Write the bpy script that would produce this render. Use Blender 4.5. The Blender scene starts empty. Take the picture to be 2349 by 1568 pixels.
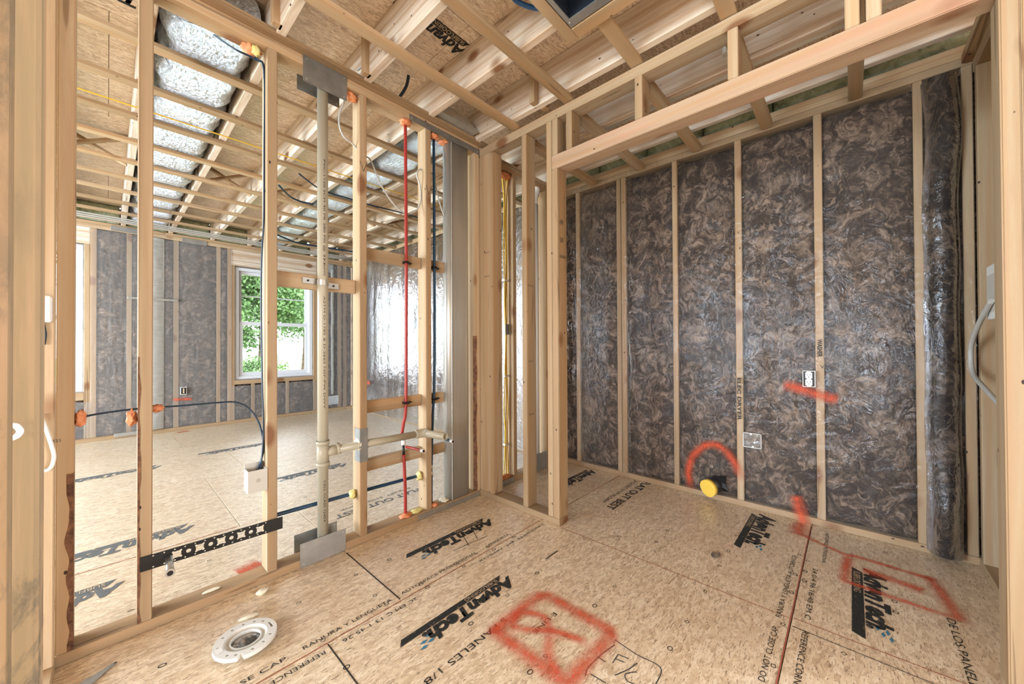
import bpy, bmesh, math, random
from mathutils import Vector, Matrix, noise
random.seed(7)
SC = bpy.context.scene
COL = SC.collection

# ------------------------------------------------------------------ camera
H = 1.0365
FPX = 849.72
yaw, pit, rol = math.radians(42.494), math.radians(.4565), math.radians(-.2711)
Fv = Vector((math.cos(yaw)*math.cos(pit), math.sin(yaw)*math.cos(pit), math.sin(pit)))
R0 = Vector((math.sin(yaw), -math.cos(yaw), 0)); U0 = R0.cross(Fv)
Rv = R0*math.cos(rol)+U0*math.sin(rol); Uv = -R0*math.sin(rol)+U0*math.cos(rol)
cam = bpy.data.cameras.new('camera'); camo = bpy.data.objects.new('camera', cam); COL.objects.link(camo)
cam.sensor_width = 36; cam.lens = FPX/2349*36; cam.clip_start = .02; cam.clip_end = 300
m = Matrix((Rv, Uv, -Fv)).transposed().to_4x4(); m.translation = (0, 0, H)
camo.matrix_world = m
SC.camera = camo

# ------------------------------------------------------------------ world, lights, exposure
W = bpy.data.worlds.new('world'); SC.world = W; W.use_nodes = True
bg = W.node_tree.nodes['Background']
bg.inputs[0].default_value = (.86, .93, 1.0, 1); bg.inputs[1].default_value = 4.0
SC.view_settings.view_transform = 'Standard'; SC.view_settings.look = 'None'
SC.view_settings.gamma = 1; SC.view_settings.use_curve_mapping = False
SC.view_settings.exposure = 1.0
SC.cycles.max_bounces = 8; SC.cycles.diffuse_bounces = 5; SC.cycles.transparent_max_bounces = 16
SC.cycles.caustics_reflective = False; SC.cycles.caustics_refractive = False
SC.cycles.sample_clamp_indirect = 6

def area_light(name, loc, target, sx, sy, power, col):
    l = bpy.data.lights.new(name, 'AREA'); l.shape = 'RECTANGLE'; l.size = sx; l.size_y = sy
    l.energy = power; l.color = col
    o = bpy.data.objects.new(name, l); COL.objects.link(o); o.location = loc
    o.rotation_euler = (Vector(target)-Vector(loc)).to_track_quat('-Z', 'Y').to_euler()
    return o
area_light('window_daylight', (-3.85, 4.1, 1.35), (1, 4.0, .8), 3.4, 1.8, 275, (.70, .86, 1))
area_light('side_fill_light', (-3.85, -.9, 1.05), (.9, .7, 2.3), 1.9, 1.7, 150, (.80, .90, 1))  # unseen fill light added at left to brighten the ceiling; no window there
area_light('rear_fill_light', (2.72, -1.55, 1.0), (.2, .8, 2.1), 1.3, 1.9, 110, (.86, .93, 1))  # added fill light out of view at right rear, in front of closed sheathing

# ------------------------------------------------------------------ materials
class NB:
    def __init__(s, name):
        s.m = bpy.data.materials.new(name); s.m.use_nodes = True; s.t = s.m.node_tree
        s.b = s.t.nodes['Principled BSDF']; s.out = s.t.nodes['Material Output']
        s.b.inputs['Specular IOR Level'].default_value = .3
    def n(s, typ, **kw):
        nd = s.t.nodes.new(typ)
        for k, v in kw.items():
            if k.startswith('i_'): nd.inputs[k[2:].replace('_', ' ')].default_value = v
            else: setattr(nd, k, v)
        return nd
    def l(s, a, b): s.t.links.new(a, b)
    def coords(s, scale=(1, 1, 1), rot=(0, 0, 0), src='Object', rand=True):
        tc = s.n('ShaderNodeTexCoord').outputs[src]
        if rand:
            oi = s.n('ShaderNodeObjectInfo'); mu = s.n('ShaderNodeVectorMath', operation='SCALE')
            mu.inputs[0].default_value = (17.3, 31.1, 47.7); s.l(oi.outputs['Random'], mu.inputs['Scale'])
            ad = s.n('ShaderNodeVectorMath', operation='ADD'); s.l(tc, ad.inputs[0]); s.l(mu.outputs[0], ad.inputs[1]); tc = ad.outputs[0]
        mp = s.n('ShaderNodeMapping'); mp.inputs['Scale'].default_value = scale; mp.inputs['Rotation'].default_value = rot
        s.l(tc, mp.inputs['Vector']); return mp.outputs[0]
    def noise(s, vec, scale, detail=4, rough=.55, dist=0):
        nd = s.n('ShaderNodeTexNoise'); nd.inputs['Scale'].default_value = scale; nd.inputs['Detail'].default_value = detail
        nd.inputs['Roughness'].default_value = rough; nd.inputs['Distortion'].default_value = dist
        s.l(vec, nd.inputs['Vector']); return nd.outputs['Fac']
    def ramp(s, fac, stops, interp='LINEAR'):
        nd = s.n('ShaderNodeValToRGB'); cr = nd.color_ramp; cr.interpolation = interp
        while len(cr.elements) < len(stops): cr.elements.new(.5)
        for e, (p, c) in zip(cr.elements, stops):
            e.position = p; e.color = (*c, 1) if not isinstance(c, (int, float)) else (c, c, c, 1)
        s.l(fac, nd.inputs[0]); return nd.outputs[0]
    def mix(s, fac, a, b, mode='MIX'):
        nd = s.n('ShaderNodeMix', data_type='RGBA', blend_type=mode)
        for sock, v in ((nd.inputs[0], fac), (nd.inputs[6], a), (nd.inputs[7], b)):
            if isinstance(v, (int, float)): sock.default_value = v
            elif isinstance(v, tuple): sock.default_value = (*v, 1)
            else: s.l(v, sock)
        return nd.outputs[2]
    def bump(s, h, strength=.3, dist=.002):
        nd = s.n('ShaderNodeBump'); nd.inputs['Strength'].default_value = strength; nd.inputs['Distance'].default_value = dist
        s.l(h, nd.inputs['Height']); s.l(nd.outputs[0], s.b.inputs['Normal'])
    def col(s, c): s.l(c, s.b.inputs['Base Color']) if not isinstance(c, tuple) else setattr(s.b.inputs['Base Color'], 'default_value', (*c, 1))
    def set(s, **kw):
        for k, v in kw.items(): s.b.inputs[k.replace('_', ' ')].default_value = v
        return s

def wood(name, axis, tone='pine'):
    b = NB(name)
    sc = [1, 1, 1]; sc[axis] = .045
    lo, mid, hi = {'pine': ((.29, .185, .09), (.42, .295, .165), (.535, .41, .265)),
                   'mold': ((.155, .098, .042), (.23, .158, .078), (.29, .21, .115)),
                   'red': ((.32, .19, .11), (.45, .31, .20), (.55, .42, .29)),
                   'board': ((.66, .54, .42), (.76, .66, .54), (.83, .76, .65))}[tone]
    v = b.coords(tuple(sc))
    broad = b.noise(v, 9, 3, .5, .6); fine = b.noise(v, 70, 5, .7, .2)
    c = b.ramp(broad, [(.3, lo), (.5, mid), (.7, hi)])
    # growth rings
    wv = b.n('ShaderNodeTexWave', wave_type='RINGS', rings_direction='SPHERICAL'); wv.inputs['Scale'].default_value = 5
    wv.inputs['Distortion'].default_value = 7; wv.inputs['Detail'].default_value = 3; wv.inputs['Detail Scale'].default_value = 1.2
    b.l(v, wv.inputs['Vector'])
    c = b.mix(b.ramp(wv.outputs['Fac'], [(.0, .50), (.4, 0.0), (1, 0.)]), c, (.45, .25, .10))
    c = b.mix(b.ramp(fine, [(.35, .5), (.6, 0.)]), c, (.42, .26, .14))
    sk = [1, 1, 1]; sk[axis] = .6
    v2 = b.coords(tuple(sk))
    def spots(scale, thr, soft, colr, c):
        vo = b.n('ShaderNodeTexVoronoi'); vo.inputs['Scale'].default_value = scale; b.l(v2, vo.inputs['Vector'])
        f = b.ramp(vo.outputs['Distance'], [(thr*soft, 1.), (thr, 0.)])
        return b.mix(f, c, colr)
    c = spots(4.2, .17, .55, (.24, .11, .045), c)
    c = spots(14, .068, .75, (.045, .025, .018), c)
    # short dark cracks
    cr = b.noise(v, 26, 2, .4, 1.0)
    c = b.mix(b.ramp(cr, [(.70, 0.), (.73, .55)]), c, (.12, .06, .03))
    if tone == 'mold':
        st = b.noise(b.coords((1.4, 1.4, .8)), 15, 7, .75, .4); lg = b.noise(b.coords((1, 1, .8)), 3.2, 2)
        mk = b.n('ShaderNodeMath', operation='MULTIPLY'); b.l(b.ramp(st, [(.47, 0.), (.60, .9)]), mk.inputs[0]); b.l(b.ramp(lg, [(.46, 0.), (.60, 1.)]), mk.inputs[1])
        c = b.mix(mk.outputs[0], c, (.05, .05, .04))
    if tone == 'red':
        c = b.mix(b.ramp(b.noise(b.coords(tuple(.12 if i == axis else 1 for i in range(3))), 14, 3, .5, .5), [(.5, 0.), (.66, .35)]), c, (.48, .24, .16))
    oi = b.n('ShaderNodeObjectInfo'); mr = b.n('ShaderNodeMapRange'); mr.inputs[3].default_value = .86; mr.inputs[4].default_value = 1.10
    b.l(oi.outputs['Random'], mr.inputs[0])
    hs = b.n('ShaderNodeHueSaturation'); hs.inputs['Saturation'].default_value = .95; b.l(mr.outputs[0], hs.inputs['Value']); b.l(c, hs.inputs['Color'])
    b.col(hs.outputs[0]); b.set(Roughness=.62); b.bump(fine, .18, .001)
    return b.m
WOOD = {(t, a): wood('%s_%s' % (t, 'xyz'[a]), a, t) for t in ('pine', 'mold', 'board', 'red') for a in range(3)}

def osb(name, tint=(1, 1, 1), chips=1.0, pale=0.):
    b = NB(name)
    layers = []
    for k, (rz, sx, sy) in enumerate(((.35, 26, 85), (1.75, 28, 95), (2.7, 44, 110))):
        w = b.coords((1, 1, 1))
        nz = b.n('ShaderNodeTexNoise'); nz.inputs['Scale'].default_value = 9; b.l(w, nz.inputs['Vector'])
        ad = b.n('ShaderNodeVectorMath', operation='MULTIPLY_ADD'); b.l(nz.outputs['Color'], ad.inputs[0])
        ad.inputs[1].default_value = (.05, .05, .05); b.l(w, ad.inputs[2])
        mp = b.n('ShaderNodeMapping'); mp.inputs['Rotation'].default_value = (0, 0, rz); mp.inputs['Scale'].default_value = (sx, sy, 1)
        b.l(ad.outputs[0], mp.inputs['Vector'])
        vo = b.n('ShaderNodeTexVoronoi', voronoi_dimensions='2D'); vo.inputs['Scale'].default_value = 1; b.l(mp.outputs[0], vo.inputs['Vector'])
        sep = b.n('ShaderNodeSeparateColor'); b.l(vo.outputs['Color'], sep.inputs[0])
        layers.append(b.ramp(sep.outputs[0], [(0, (.48, .35, .24)), (.3, (.61, .47, .34)), (.65, (.70, .56, .42)), (1, (.79, .67, .54))]))
    v = b.coords()
    c = b.mix(b.ramp(b.noise(v, 17, 3), [(.46, 0.), (.54, 1.)]), layers[0], layers[1])
    c = b.mix(b.ramp(b.noise(v, 30, 3), [(.5, 0.), (.58, .8)]), c, layers[2])
    for rz, sc in ((.35, 1.), (1.8, 1.3), (2.8, .8)):
        vv = b.coords((18*sc, 95*sc, 1), (0, 0, rz))
        d = b.noise(vv, 2.2, 3, .6, .4)
        c = b.mix(b.ramp(d, [(.62, 0.), (.665, .8*chips)]), c, (.17, .10, .06))
        c = b.mix(b.ramp(d, [(.25, .7), (.31, 0.)]), c, (.80, .66, .49))
    big = b.noise(v, 1.3, 3)
    c = b.mix(b.ramp(big, [(.35, .22), (.6, 0.)]), c, (.50, .33, .18))
    c = b.mix(1.0, c, tint, 'MULTIPLY')
    if pale: c = b.mix(pale, c, (.72, .66, .58))
    b.col(c); b.set(Roughness=.42)
    b.b.inputs['Specular IOR Level'].default_value = .5; b.set(Coat_Weight=.7, Coat_Roughness=.42)
    fl_ = b.noise(v, 210, 2, .5); c = b.mix(b.ramp(fl_, [(.66, 0.), (.70, .6)]), c, (.16, .10, .06)); b.col(c)
    b.bump(b.noise(v, 90, 3), .12, .001)
    return b.m
M_FLOOR = osb('oriented_strand_floor', (1.13, 1.15, 1.10), 1.05)
M_DECK = osb('oriented_strand_deck', (1.22, 1.26, 1.34), 1.1)

def plain(name, col, rough=.5, metal=0., spec=.4, **kw):
    b = NB(name); b.col(col); b.set(Roughness=rough, Metallic=metal); b.b.inputs['Specular IOR Level'].default_value = spec
    b.set(**kw); return b.m
def mottled(name, c0, c1, scale, rough=.5, metal=0., bump=.2, bd=.002, stretch=(1, 1, 1), dist=0., spec=.4):
    b = NB(name); v = b.coords(stretch); n = b.noise(v, scale, 5, .6, dist)
    b.col(b.ramp(n, [(.3, c0), (.7, c1)])); b.set(Roughness=rough, Metallic=metal); b.b.inputs['Specular IOR Level'].default_value = spec
    b.bump(n, bump, bd); return b.m
def fiber(name, dark, mid, lite, scale=4.2):
    b = NB(name); v = b.coords((1, 1, 1))
    w = b.n('ShaderNodeTexNoise'); w.inputs['Scale'].default_value = 7.0; w.inputs['Detail'].default_value = 3; b.l(v, w.inputs['Vector'])
    ad = b.n('ShaderNodeVectorMath', operation='MULTIPLY_ADD'); b.l(w.outputs['Color'], ad.inputs[0]); ad.inputs[1].default_value = (.26, .26, .26); b.l(v, ad.inputs[2])
    n1 = b.noise(ad.outputs[0], scale, 8, .70, .6)
    mp = b.n('ShaderNodeMapping'); mp.inputs['Scale'].default_value = (12, 34, 13); mp.inputs['Rotation'].default_value = (.75, .3, .2); b.l(ad.outputs[0], mp.inputs['Vector'])
    n2 = b.noise(mp.outputs[0], 1.3, 4, .6, .8)
    c = b.ramp(n1, [(.36, dark), (.49, mid), (.64, lite)])
    c = b.mix(b.ramp(n2, [(.38, .7), (.56, 0.)]), c, dark)
    c = b.mix(b.ramp(n2, [(.56, 0.), (.70, .75)]), c, lite)
    b.col(c); b.set(Roughness=.95); b.b.inputs['Specular IOR Level'].default_value = .1
    b.bump(n1, .7, .012); return b.m
M_BATT = fiber('brown_mineral_fiber', (.028, .021, .019), (.070, .050, .038), (.27, .195, .145), 9.0)
M_GREEN = mottled('green_spray_foam', (.20, .25, .15), (.50, .56, .42), 16, .55, 0, .8, .01, dist=1.5)

def poly_film(name, haze, gloss, tint=(.93, .95, 1.0)):
    b = NB(name); t = b.t; t.nodes.remove(b.b)
    v = b.coords((3.2, 3.2, .7), rand=False); n = b.noise(v, 3.0, 5, .6, 1.4)
    v2 = b.coords((1, 1, 1), rand=False); n2 = b.noise(v2, 7, 4, .6, 2.0)
    ad = b.n('ShaderNodeMath', operation='ADD'); b.l(n, ad.inputs[0]); b.l(n2, ad.inputs[1])
    bm_ = b.n('ShaderNodeBump'); bm_.inputs['Strength'].default_value = .7; bm_.inputs['Distance'].default_value = .012; b.l(ad.outputs[0], bm_.inputs['Height'])
    gl = b.n('ShaderNodeBsdfGlossy'); gl.inputs['Roughness'].default_value = .13; gl.inputs['Color'].default_value = (*tint, 1); b.l(bm_.outputs[0], gl.inputs['Normal'])
    df = b.n('ShaderNodeBsdfDiffuse'); df.inputs['Color'].default_value = (.78, .76, .75, 1); b.l(bm_.outputs[0], df.inputs['Normal'])
    tr = b.n('ShaderNodeBsdfTransparent')
    mx = b.n('ShaderNodeMixShader'); mx.inputs[0].default_value = haze; b.l(tr.outputs[0], mx.inputs[1]); b.l(df.outputs[0], mx.inputs[2])
    fr = b.n('ShaderNodeFresnel'); fr.inputs['IOR'].default_value = 1.5; b.l(bm_.outputs[0], fr.inputs['Normal'])
    mu = b.n('ShaderNodeMath', operation='MULTIPLY', use_clamp=True); mu.inputs[1].default_value = gloss; b.l(fr.outputs[0], mu.inputs[0])
    m2 = b.n('ShaderNodeMixShader'); b.l(mu.outputs[0], m2.inputs[0]); b.l(mx.outputs[0], m2.inputs[1]); b.l(gl.outputs[0], m2.inputs[2])
    b.l(m2.outputs[0], b.out.inputs[0]); return b.m
M_FILM = poly_film('clear_poly_film', .02, .5)
M_FILM2 = poly_film('hazy_poly_film', .16, .4)
M_FILM3 = poly_film('glaring_poly_film', .16, 1.7)

def spray(name, col):
    b = NB(name); t = b.t
    tc = b.n('ShaderNodeTexCoord'); sp = b.n('ShaderNodeSeparateXYZ'); b.l(tc.outputs['UV'], sp.inputs[0])
    n = b.noise(b.coords((1, 1, 1)), 160, 2); n2 = b.noise(b.coords((1, 1, 1)), 14, 3)
    a = b.n('ShaderNodeMath', operation='MULTIPLY_ADD'); a.inputs[1].default_value = 1.0; a.inputs[2].default_value = -.5
    b.l(sp.outputs[1], a.inputs[0])
    ab = b.n('ShaderNodeMath', operation='ABSOLUTE'); b.l(a.outputs[0], ab.inputs[0])
    r = b.ramp(ab.outputs[0], [(.02, .85), (.18, .60), (.34, .22), (.5, 0.)])
    ux = b.ramp(sp.outputs[0], [(.0, 0.), (.12, 1.), (.88, 1.), (1, 0.)])
    m1 = b.n('ShaderNodeMath', operation='MULTIPLY'); b.l(r, m1.inputs[0]); b.l(b.ramp(n, [(.3, .55), (.62, 1.)]), m1.inputs[1])
    m2 = b.n('ShaderNodeMath', operation='MULTIPLY'); b.l(m1.outputs[0], m2.inputs[0]); b.l(ux, m2.inputs[1])
    m3 = b.n('ShaderNodeMath', operation='MULTIPLY', use_clamp=True); b.l(m2.outputs[0], m3.inputs[0]); b.l(b.ramp(n2, [(.3, .6), (.6, 1.)]), m3.inputs[1])
    b.l(m3.outputs[0], b.b.inputs['Alpha']); b.col(col); b.set(Roughness=.7); return b.m
M_SPRAY = spray('orange_spray_paint', (.68, .10, .04))

def ink(name, col, wear=.35):
    b = NB(name); n = b.noise(b.coords((1, 1, 1)), 55, 3, .7)
    b.l(b.ramp(n, [(.34, 1-wear), (.46, 1.)]), b.b.inputs['Alpha']); b.col(col); b.set(Roughness=.6); return b.m
M_INK = ink('black_print', (.02, .022, .022)); M_INKG = ink('grey_print', (.13, .14, .145), .6); M_BLUEINK = ink('blue_print', (.05, .20, .33), .5)
M_TAN = plain('tan_print_gap', (.56, .41, .26), .6); M_RED = plain('red_chalk', (.38, .10, .06), .8)
M_MARK = plain('marker_ink', (.03, .027, .026), .6)

M_GALV = mottled('galvanised_steel', (.36, .38, .38), (.50, .51, .50), 9, .42, .85, .05)
M_PLATE = mottled('dull_steel', (.20, .205, .195), (.30, .30, .285), 14, .5, .7, .05)
M_DUCT = mottled('duct_sheet', (.50, .50, .47), (.62, .62, .58), 3, .32, .62, .05, .001, (6, 6, .4))
b_ = NB('crinkled_foil'); v_ = b_.coords((1, .55, 1)); n_ = b_.noise(v_, 62, 5, .75, 1.5)
b_.col((.74, .78, .84)); b_.set(Metallic=.95, Roughness=.25); b_.bump(n_, 1.0, .016); M_FOIL = b_.m
M_PVC = plain('cream_pvc', (.44, .405, .31), .32); M_PVCW = plain('white_pvc', (.80, .79, .76), .3)
M_REDP = plain('red_pex', (.34, .035, .03), .32); M_BLUEP = plain('blue_pex', (.015, .055, .11), .32)
M_DBLUE = plain('dark_blue_cable_jacket', (.012, .028, .055), .38); M_BLACK = plain('black_plastic', (.012, .012, .013), .4)
M_YEL = plain('yellow_cable_jacket', (.72, .46, .05), .38); M_GREYC = plain('grey_cable_jacket', (.42, .41, .38), .4)
M_WHT = plain('white_plastic', (.78, .78, .76), .35); M_BOXG = plain('pale_grey_plastic', (.55, .53, .48), .4)
M_FOAM = mottled('orange_fire_foam', (.62, .17, .06), (.85, .40, .20), 40, .6, 0, .8, .006)
M_YFOAM = mottled('yellow_foam', (.62, .52, .12), (.80, .74, .38), 40, .6, 0, .8, .006)
M_PFOAM = mottled('pale_foam', (.70, .66, .50), (.86, .83, .70), 60, .7, 0, .6, .004)
M_WHTSHT = mottled('white_wrap', (.62, .61, .57), (.76, .75, .71), 6, .5, 0, .6, .006, (1, 1, 9))
M_YCAP = plain('yellow_cap', (.90, .62, .10), .35)
M_BARK = mottled('bark', (.05, .02, .012), (.26, .12, .06), 45, .9, 0, 1, .004)
M_VINYL = plain('white_vinyl', (.74, .77, .82), .35)
M_DARK = plain('dark_cavity', (.01, .012, .016), .5)
M_ZINC = plain('zinc_fitting', (.62, .63, .62), .3, .9)
M_CLEARBOX = poly_film('clear_plastic', .04, 1.2, (1, 1, 1))
b_ = NB('window_glass'); b_.t.nodes.remove(b_.b); g_ = b_.n('ShaderNodeBsdfGlossy'); g_.inputs['Roughness'].default_value = .02
t_ = b_.n('ShaderNodeBsdfTransparent'); x_ = b_.n('ShaderNodeMixShader'); f_ = b_.n('ShaderNodeFresnel'); f_.inputs[0].default_value = 1.45
b_.l(f_.outputs[0], x_.inputs[0]); b_.l(t_.outputs[0], x_.inputs[1]); b_.l(g_.outputs[0], x_.inputs[2]); b_.l(x_.outputs[0], b_.out.inputs[0]); M_GLASS = b_.m
M_GRASS = mottled('lawn', (.10, .20, .05), (.22, .36, .11), 3, .9, 0, .4, .02)
M_LEAF = mottled('leaves', (.09, .17, .06), (.22, .34, .14), 2, .7)
M_TRUNK = mottled('tree_bark', (.08, .05, .035), (.20, .14, .10), 8, .9, 0, .8, .02)
M_RUBBER = plain('black_drain_rubber', (.02, .02, .02), .5)

# ------------------------------------------------------------------ helpers
def link(name, me, mat, parent=None, loc=(0, 0, 0)):
    o = bpy.data.objects.new(name, me); COL.objects.link(o)
    if mat is not None and not me.materials: me.materials.append(mat)
    o.location = loc
    if parent is not None:
        o.parent = parent
        off = Vector((0, 0, 0)); p = parent
        while p is not None: off += p.location; p = p.parent
        o.location = Vector(loc)-off
    return o
def tag(o, label=None, cat=None, group=None, kind=None):
    for k, v in (('label', label), ('category', cat), ('group', group), ('kind', kind)):
        if v: o[k] = v
    return o
def empty(name, loc, label, cat, kind=None, group=None):
    o = bpy.data.objects.new(name, None); COL.objects.link(o); o.location = loc; o.empty_display_size = .05
    return tag(o, label, cat, group, kind)
def box(name, x0, x1, y0, y1, z0, z1, mat='pine', parent=None, bev=.0022, seg=1):
    d = (x1-x0, y1-y0, z1-z0); c = ((x0+x1)/2, (y0+y1)/2, (z0+z1)/2)
    bm = bmesh.new(); bmesh.ops.create_cube(bm, size=1); bmesh.ops.scale(bm, vec=d, verts=bm.verts)
    bv = min(bev, min(d)*.3)
    if bv > 0: bmesh.ops.bevel(bm, geom=bm.edges[:], offset=bv, segments=seg, affect='EDGES')
    me = bpy.data.meshes.new(name); bm.to_mesh(me); bm.free()
    if isinstance(mat, str): mat = WOOD[(mat, max(range(3), key=lambda i: d[i]))]
    return link(name, me, mat, parent, c)
def bm_box(bm, x0, x1, y0, y1, z0, z1):
    r = bmesh.ops.create_cube(bm, size=1)['verts']
    bmesh.ops.scale(bm, vec=(x1-x0, y1-y0, z1-z0), verts=r); bmesh.ops.translate(bm, vec=((x0+x1)/2, (y0+y1)/2, (z0+z1)/2), verts=r)
def fin(name, bm, mat, parent=None, smooth=False):
    """link a bmesh given in world coordinates, origin moved to its centre"""
    vs = bm.verts; lo = [min(v.co[i] for v in vs) for i in range(3)]; hi = [max(v.co[i] for v in vs) for i in range(3)]
    c = Vector([(a+b)/2 for a, b in zip(lo, hi)]); bmesh.ops.translate(bm, vec=-c, verts=vs)
    if smooth:
        for f in bm.faces: f.smooth = True
    me = bpy.data.meshes.new(name); bm.to_mesh(me); bm.free()
    return link(name, me, mat, parent, c)
def smooth_path(pts, n=6):
    P = [Vector(p) for p in pts]
    if len(P) < 3: return P
    out = []
    for i in range(len(P)-1):
        p0 = P[max(i-1, 0)]; p1 = P[i]; p2 = P[i+1]; p3 = P[min(i+2, len(P)-1)]
        for k in range(n):
            t = k/n
            out.append(.5*((2*p1)+(-p0+p2)*t+(2*p0-5*p1+4*p2-p3)*t*t+(-p0+3*p1-3*p2+p3)*t**3))
    out.append(P[-1]); return out
def bm_tube(bm, pts, r, seg=12, cap=True, smooth=True, n=6, flat=1.):
    P = smooth_path(pts, n) if smooth else [Vector(p) for p in pts]
    rr = r if callable(r) else (lambda i, N: r)
    rings = []; up = None
    for i, p in enumerate(P):
        t = (P[min(i+1, len(P)-1)]-P[max(i-1, 0)]).normalized()
        if up is None: up = Vector((0, 0, 1)) if abs(t.z) < .9 else Vector((1, 0, 0))
        a = t.cross(up).normalized(); b = a.cross(t).normalized(); up = b
        R_ = rr(i, len(P))
        rings.append([bm.verts.new(p+a*math.cos(2*math.pi*k/seg)*R_+b*math.sin(2*math.pi*k/seg)*R_*flat) for k in range(seg)])
    for q, w in zip(rings, rings[1:]):
        for k in range(seg):
            f = bm.faces.new((q[k], q[(k+1) % seg], w[(k+1) % seg], w[k])); f.smooth = True
    if cap:
        bm.faces.new(rings[0][::-1]); bm.faces.new(rings[-1])
    return rings
def tube(name, pts, r, mat, parent=None, **kw):
    bm = bmesh.new(); bm_tube(bm, pts, r, **kw); bmesh.ops.recalc_face_normals(bm, faces=bm.faces); return fin(name, bm, mat, parent)
def blob(name, c, r, mat, parent=None, amp=.35, seed=0, sub=3):
    bm = bmesh.new(); bmesh.ops.create_icosphere(bm, subdivisions=sub, radius=1)
    r = (r, r, r) if isinstance(r, (int, float)) else r
    for v in bm.verts:
        n = noise.noise(v.co*2.3+Vector((seed*3.1, seed, 0)))+.5*noise.noise(v.co*6+Vector((seed, 0, seed)))
        v.co = Vector((v.co.x*r[0], v.co.y*r[1], v.co.z*r[2]))*(1+amp*n)+Vector(c)
    return fin(name, bm, mat, parent, True)
def text(name, s, origin, dx, dy, height, mat, parent, width=None, shear=0., bold=0., lift=None, curve=None):
    """flat print: origin = start of the baseline; dx reading direction, dy letter-up direction"""
    cu = bpy.data.curves.new('t', 'FONT'); cu.body = s; cu.size = 1; cu.shear = shear; cu.offset = bold; cu.resolution_u = 3
    o = bpy.data.objects.new('t', cu); COL.objects.link(o)
    dg = bpy.context.evaluated_depsgraph_get(); me = bpy.data.meshes.new_from_object(o.evaluated_get(dg))
    bpy.data.objects.remove(o); bpy.data.curves.remove(cu)
    xs = [v.co.x for v in me.vertices]
    if not xs: return None
    x0, x1 = min(xs), max(xs); cap = .70
    sy = height/cap; sx = (width/(x1-x0)) if width else sy
    dx = Vector(dx); dy = Vector(dy); O = Vector(origin); nrm = dx.cross(dy)
    ctr = None; P = []
    for v in me.vertices:
        u, w = (v.co.x-x0)*sx, v.co.y*sy
        P.append(curve(u, w) if curve else O+dx*u+dy*w)
    ctr = sum(P, Vector((0, 0, 0)))/len(P)
    for v, p in zip(me.vertices, P): v.co = p-ctr
    me.name = name
    return link(name, me, mat, parent, ctr)
def quad_strip(name, pts, w, nrm, mat, parent):
    """soft-edged ribbon lying on a surface with normal nrm"""
    P = smooth_path(pts, 5) if len(pts) > 2 else [Vector(p) for p in pts]
    nrm = Vector(nrm); V = []; Fc = []; UV = []
    for i, p in enumerate(P):
        t = (P[min(i+1, len(P)-1)]-P[max(i-1, 0)]).normalized(); s = nrm.cross(t).normalized()*w/2
        V += [p+s, p-s]; UV += [(i/(len(P)-1), 0), (i/(len(P)-1), 1)]
        if i: Fc.append((2*i-2, 2*i-1, 2*i+1, 2*i))
    c = sum(V, Vector((0, 0, 0)))/len(V)
    me = bpy.data.meshes.new(name); me.from_pydata([v-c for v in V], [], Fc); me.update()
    uv = me.uv_layers.new(name='UVMap')
    for lp in me.loops: uv.data[lp.index].uv = UV[lp.vertex_index]
    return link(name, me, mat, parent, c)
def poly(name, pts, mat, parent):
    bm = bmesh.new(); bm.faces.new([bm.verts.new(p) for p in pts]); return fin(name, bm, mat, parent)
def surf(name, fn, nu, nv, mat, parent, thick=0.):
    """grid surface from fn(u,v); thick adds a real back"""
    bm = bmesh.new(); g = [[bm.verts.new(fn(i/nu, j/nv)) for j in range(nv+1)] for i in range(nu+1)]
    for i in range(nu):
        for j in range(nv): bm.faces.new((g[i][j], g[i+1][j], g[i+1][j+1], g[i][j+1]))
    if thick: bmesh.ops.solidify(bm, geom=bm.faces[:], thickness=thick)
    return fin(name, bm, mat, parent, True)
def batt(parent, axis, pos, out, a0, a1, z0, z1, seed, depth=.03, ragged=.008, mat=None, name='insulation_batt', bulge=.012):
    """axis 'x': wall plane x=pos, running in y; face displaced along out (+-1)"""
    nu = max(4, int((a1-a0)/.03)); nv = max(6, int((z1-z0)/.035))
    def fn(u, v):
        a = a0+(a1-a0)*u; z = z0+(z1-z0)*v
        e = min(u, 1-u)*2; ez = min(v, 1-v)*(z1-z0)/.05
        pil = (1-(1-min(1, e*2.4))**2)*min(1, ez)**.5
        d = bulge*pil+.007*noise.noise(Vector((a*5, z*5, seed)))*pil+.004*noise.noise(Vector((a*16, z*16, seed)))*pil-(1-pil)*.014
        if u in (0, 1): a += ragged*noise.noise(Vector((u*7, z*9, seed)))
        if v in (0, 1): z += ragged*1.6*noise.noise(Vector((a*11, v*7, seed)))
        p = pos+out*(d)
        return Vector((p, a, z)) if axis == 'x' else Vector((a, p, z))
    bm = bmesh.new(); g = [[bm.verts.new(fn(i/nu, j/nv)) for j in range(nv+1)] for i in range(nu+1)]
    for i in range(nu):
        for j in range(nv):
            f = bm.faces.new((g[i][j], g[i+1][j], g[i+1][j+1], g[i][j+1])); f.smooth = True
    # body behind the face
    edge = [g[i][0] for i in range(nu+1)]+[g[nu][j] for j in range(1, nv+1)]+[g[i][nv] for i in range(nu-1, -1, -1)]+[g[0][j] for j in range(nv-1, 0, -1)]
    off = Vector((-out*depth, 0, 0)) if axis == 'x' else Vector((0, -out*depth, 0))
    back = [bm.verts.new(v.co+off) for v in edge]; n = len(edge)
    for i in range(n): bm.faces.new((edge[i], edge[(i+1) % n], back[(i+1) % n], back[i]))
    bm.faces.new(back)
    bmesh.ops.recalc_face_normals(bm, faces=bm.faces)
    return fin(name, bm, mat or M_BATT, parent)

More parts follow.
